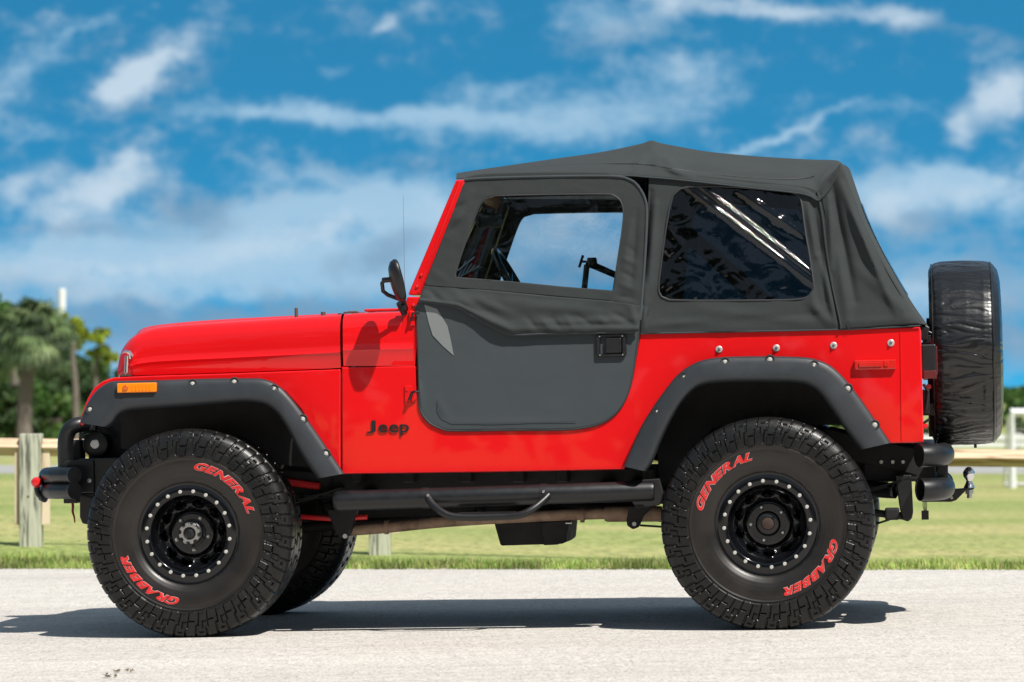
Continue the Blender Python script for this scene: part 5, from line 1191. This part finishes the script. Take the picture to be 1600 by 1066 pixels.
# ------------------------------------------------------------------ front bumper, guard, winch
CAPM = pbr('worn_cap', (.035, .036, .038), .5, var=(40, .4)); fb = empty('front_bumper', J)
for s in (-1, 1):
    pass
for py in (743, 767):
    a0 = T(116, py, -.62); a1 = T(88, py, -.53); pts = [a0, a0 + (a1 - a0) * .4, a1, T(78, py, -.44) , T(75, py, -.30)]
    c = pts + [Vector((pts[-1].x, 0, pts[-1].z))] + [Vector((p.x, -p.y, p.z)) for p in reversed(pts)]
    c = [c[0], c[1]] + smooth_path(c[2:-2], 4) + [c[-2], c[-1]]
    MB().tube(c, .0345, 24).build('bumper_tube', BLK, fb)
    for s in (-1, 1):
        dr_c = (a0 - a1).normalized(); p0, p1 = a0 - dr_c * .006, a0 + dr_c * .003; MB().tube([p0, p1], .0358, 24).build('end_cap', CAPM, fb, mirror=s > 0)
for y in (-.45, .45):
    MB().box(T(128, 745, y), (.13, .09, .14)).build('frame_horn', BLK, fb, ang=0, bevel=.006); MB().box(T(112, 755, y), (.06, .06, .17)).build('mount_plate', BLK, fb, ang=0, bevel=.004)
MB().box(T(155, 742, -.47), (.17, .03, .14)).build('side_plate', BLK, fb, ang=0, bevel=.005); p = T(140, 751, -.49); MB().lathe([(0, -.010), (.009, -.009), (.011, -.004), (.018, -.003), (.019, 0)], p, seg=16).build('plate_bolt', STEEL, fb)
MB().prism(P2([(126, 770), (150, 770), (150, 800), (142, 820), (130, 818), (126, 808)], -.46), -.48, -.40).build('spring_shackle', BLK, fb, ang=0, bevel=.006)
gd = smooth_path([T(103, 735, -.40), T(102, 700, -.40), T(104, 682, -.40), T(112, 668, -.40), T(128, 663, -.38), T(140, 664, -.32)], 6)
gp = gd + [Vector((gd[-1].x, -gd[-1].y, gd[-1].z))] + [Vector((p.x, -p.y, p.z)) for p in reversed(gd[:-1])]
MB().tube(gp, .0335, 20).build('guard_hoop', BLK, fb); MB().tube([T(121, 668, -.36), T(150, 668, -.36)], .016, 10).build('guard_brace', BLK, fb)
wn = empty('winch', J)
c = T(153, 694, -.27); MB().lathe([(.0, -.05), (.035, -.05), (.052, -.046), (.058, -.03), (.060, 0), (.060, .13), (0, .13)], c, seg=36).build('motor_cover', BLK, wn)
MB().lathe([(0, -.056), (.018, -.0555), (.0205, -.053), (.021, -.045)], c, seg=24).build('cover_badge', STEEL, wn)
for k in range(10): a = k * .628; MB().lathe([(0, -.006), (.003, -.005), (.004, 0)], (c.x + .054 * math.cos(a), c.y - .035, c.z + .054 * math.sin(a)), seg=8).build('cover_screw', BLK, wn)
MB().lathe([(.05, 0), (.036, .01), (.036, .30), (.05, .31)], (c.x, c.y + .13, c.z), seg=24).build('drum', STEEL, wn); MB().lathe([(0, .44), (.06, .44), (.06, .62), (0, .62)], (c.x, c.y, c.z), seg=24).build('gear_housing', BLK, wn)
MB().box((c.x - .0, 0, c.z - .085), (.22, .66, .02)).build('winch_tray', BLKM, wn, ang=0); MB().box((c.x - .10, -.22, c.z - .03), (.05, .08, .10)).build('solenoid_box', BLKM, wn, ang=0, bevel=.01)
m = MB()
for k in range(3): m.tube(smooth_path([(c.x - .09, -.22, c.z + .01 + .012 * k), (c.x - .06, -.30, c.z + .03 + .015 * k), (c.x + .02, -.31, c.z + .05 + .01 * k), (c.x + .08, -.28, c.z + .03)], 4), .005, 6)
m.build('winch_cable', BLKM, wn)
for s in (-1, 1):
    sh = empty('tow_shackle', fb) if False else None
p = T(57, 754, -.44); rg = MB().lathe([(0, -.022), (.014, -.020), (.0215, -.010), (.023, 0), (.0215, .010), (.014, .020), (0, .022)], p, seg=20).build('shackle_pin', pbr('red_plastic', (.60, .012, .012), .3, 0, .4), fb)
MB().tube([p + Vector((.004, .0, 0)), p + Vector((.01, .08, 0))], .012, 10).build('pin_shaft', BLK, fb)
sk_ = smooth_path([T(66, 744, -.42), T(58, 760, -.42), T(60, 772, -.42), T(67, 778, -.42)], 4); MB().tube(sk_, .012, 10).build('shackle', BLK, fb); MB().box(T(68, 778, -.40), (.036, .04, .032), Matrix.Rotation(.5, 3, 'Y')).build('shackle_bow', BLK, fb, ang=0, bevel=.008)
rp_ = MB().tube([T(112, 778, -.42), T(114, 790, -.42), T(113.5, 800, -.42), T(116, 808, -.42), T(117, 817, -.42)], [.005, .006, .005, .004, .0025], 6).build('red_lanyard', pbr('faded_red_rope', (.25, .03, .03), .8, var=(80, .5)), fb)

# ------------------------------------------------------------------ rear bumper, hitch, lamps, spare
rbm = empty('rear_bumper', J)
for py0, nm in ((712, 'upper_tube'), (765, 'lower_tube')):
    xs0 = T(1436 if py0 == 712 else 1437, py0, -.76)
    for s in (-1, 1):
        z = xs0.z; L_ = .125; pts = [(xs0.x, -.79, z), (xs0.x + .045, -.765, z), (xs0.x + .08, -.715, z), (xs0.x + .096, -.62, z), (xs0.x + .10, -.40, z)]
        pts = [Vector((a, b * -s if s > 0 else b, c_)) for a, b, c_ in pts] if False else [Vector((a, (b if s < 0 else -b), c_)) for a, b, c_ in pts]
        MB().tube(smooth_path(pts, 5), .046, 28, caps=False).build(nm, BLK, rbm, solid=.004, off=-1)
        if py0 == 712 and s < 9: MB().tube([pts[0] + (pts[1] - pts[0]) * .02, pts[0] + (pts[1] - pts[0]) * .1], .045, 28).build('tube_cap', BLK, rbm)
    xc = T(1436, py0, -.70).x + .10; MB().tube([(xc, -.41, z), (xc, .41, z)], .043, 24).build('cross_tube', BLK, rbm)
for s in (-1, 1):
    p = T(1468, 740, -.60); MB().prism([(p.x - .03, p.z - .07), (p.x + .035, p.z - .07), (p.x + .035, p.z + .08), (p.x + .01, p.z + .08)], -.60 if s < 0 else .59, -.59 if s < 0 else .60).build('gusset_plate', BLK, rbm, ang=0, bevel=.002)
ht = empty('tow_hitch', J)
pl = [(1440, 770), (1482, 770), (1505, 768), (1522, 761), (1522, 764), (1508, 769), (1500, 777), (1492, 783), (1478, 785), (1448, 784)]
pl = [(1440, 762), (1480, 765), (1522, 762), (1522, 765), (1509, 767), (1501, 775), (1494, 782), (1486, 784.5), (1440, 784.5)]
MB().prism(P2(pl, -.03), -.03, .03).build('drawbar', BLK, ht, ang=0, bevel=.003)
p = T(1487, 778, -.032); MB().lathe([(0, -.002), (.006, -.002), (.0065, 0)], p, seg=14).build('pin_hole', pbr('hole', (.4, .45, .3), .9), ht)
p = T(1514.5, 763, 0); k_ = .0028
MB().lathe([(0, .055), (.008, .054), (.017, .046), (.0245, .034), (.0255, .026), (.0235, .014), (.017, .004), (.0125, -.002), (.0125, -.008), (.0165, -.018), (.022, -.028), (.024, -.034), (0, -.034)], p + Vector((0, 0, .036)), axis='z', seg=28).build('hitch_ball', CHROME, ht, ang=50)
MB().lathe([(0, 0), (.017, 0), (.017, -.016), (.011, -.017), (.011, -.034), (0, -.034)], p + Vector((0, 0, -.008)), axis='z', seg=8).build('hitch_nut', STEEL, ht, ang=20)
cn = MB(); p = T(1446, 782, -.30)
for k in range(4): cn.tube([T(1443 + k * 1.5, 778, -.30), T(1442 + k * 2, 790, -.30), T(1444 + k * 1.2, 798, -.30)], .0018, 5)
cn.box(T(1445.5, 805, -.30), (.030, .02, .038)); cn.build('trailer_plug', BLK, ht, ang=0, bevel=.002)
for s in (-1, 1):
    a, b = T(1440, 590, -.62), T(1462, 538, -.62); c = (a + b) / 2; c.y = s * .62
    tl = MB().box((c.x, c.y, c.z), (b.x - a.x, .13, b.z - a.z)).build('tail_lamp', BLK, J, ang=0, bevel=.006)
    MB().box((b.x + .002, c.y, c.z), (.006, .12, (b.z - a.z) * .85)).build('lens', REDD, tl, ang=0, bevel=.004)
    l0, l1 = T(1443, 592, -.62), T(1463, 579, -.62); MB().box(((l0.x + l1.x) / 2, c.y, (l0.z + l1.z) / 2), (l1.x - l0.x, .134, l1.z - l0.z)).build('lower_lens', REDD, tl, ang=0, bevel=.003)
# tyre carrier
ca = MB(); xg = T(1445, 560, -.2).x
ca.box((xg + .012, -.15, T(1445, 545, -.2).z), (.05, .30, .05)); ca.box((xg + .012, -.15, T(1445, 640, -.2).z), (.05, .30, .05)); ca.box((xg + .03, -.12, T(1450, 590, -.1).z), (.04, .05, .50)); ca.tube([(xg + .02, 0, T(1445, 555, -.2).z), (xg + .10, 0, T(1445, 555, -.2).z)], .06, 16)
ca.tube([T(1442, 508, -.5), T(1450, 512, -.5), T(1446, 528, -.5)], .008, 8); ca.box(T(1444, 522, -.5), (.028, .10, .05)); ca.box(T(1448, 530, -.45), (.034, .06, .03)); ca.tube([T(1440, 514, -.4), T(1456, 521, -.4)], .006, 6)
ca.tube([T(1443, 600, -.5), T(1450, 612, -.5), T(1447, 640, -.5)], .007, 8); ca.box(T(1447, 628, -.45), (.03, .08, .10)); ca.tube([T(1442, 662, -.5), T(1452, 655, -.5)], .006, 8)
sc_ = empty('tyre_carrier', J); ca.build('carrier_arm', BLK, sc_, ang=0, bevel=.003)
MB().lathe([(0, -.012), (.008, -.012), (.011, 0), (.008, .012), (0, .012)], T(1451, 604, -.60), seg=12).build('bump_stop', REDP, sc_); MB().lathe([(0, -.01), (.009, -.009), (.011, 0), (.009, .012), (0, .012)], T(1446, 666, -.60), seg=12).build('hinge_knob', REDP, sc_)
# spare wheel in its vinyl cover: axis along x
Y_S = .0; pt, pb2, pL, pR = T(1510, 408, Y_S), T(1510, 695, Y_S), T(1453, 550, -.3), T(1568, 550, -.3)
zc = (pt.z + pb2.z) / 2; RS = (pt.z - pb2.z) / 2; x0, x1 = pL.x, pR.x; cw = x1 - x0
spp = [(.04, .034), (.18, .032), (.26, .022), (.33, .006), (RS * .90, .0), (RS * .955, .010), (RS * .985, .026), (RS, .05), (RS + .001, cw * .5), (RS * .995, cw * .74), (RS * .985, cw * .83), (RS * .965, cw * .89), (RS * .90, cw * .955), (RS * .80, cw * .985), (.22, cw), (0, cw)]
dsp = dense(spp, 150); NA = 540; rows = []
for r, x in dsp:
    row = []
    for a in range(NA):
        th = 2 * math.pi * a / NA; tread = max(0., min(1., (r - RS * .86) / (RS * .08)))
        n1 = noise.noise(Vector((math.cos(th) * 7, math.sin(th) * 7, x * 3.2))); t2 = th + (x - .16) * 2.2 * n1; n2 = noise.noise(Vector((math.cos(t2) * 15, math.sin(t2) * 15, x * 2.2 + 7)))
        n3 = noise.noise(Vector((math.cos(t2 + x * .3) * 34, math.sin(t2 + x * .3) * 34, x * 4 + 3)))
        low_ = .35 + .65 * max(0, min(1, .5 - math.sin(th) * .9)); 
        dr_ = -(1 - abs(n2)) ** 7 * .0085 * low_ * (0.35 if x > cw * .72 else 1) + n1 * .005 - (1 - abs(n3)) ** 8 * .0030 * low_
        rr = r + dr_ * tread; row.append((x0 + x + (1 - tread) * n2 * .002, rr * math.cos(th), zc + rr * math.sin(th)))
    rows.append(row)
spw = empty('spare_wheel', J); spw['label'] = 'spare wheel in a wrinkled black vinyl cover'
MB().grid(rows, closed=True).build('wheel_cover', VINYL, spw, ang=80)
for xx, r_ in ((.014, RS * .968), (cw * .86, RS * .978)): MB().tube([(x0 + xx, r_ * math.cos(k * math.pi / 60), zc + r_ * math.sin(k * math.pi / 60)) for k in range(120)], .0042, 6, closed=True).build('cover_seam', VINYL, spw)
MB().tube([T(1524, 694, -.05), T(1524, 700, -.05)], .006, 6).build('cover_cord', BLK, spw)
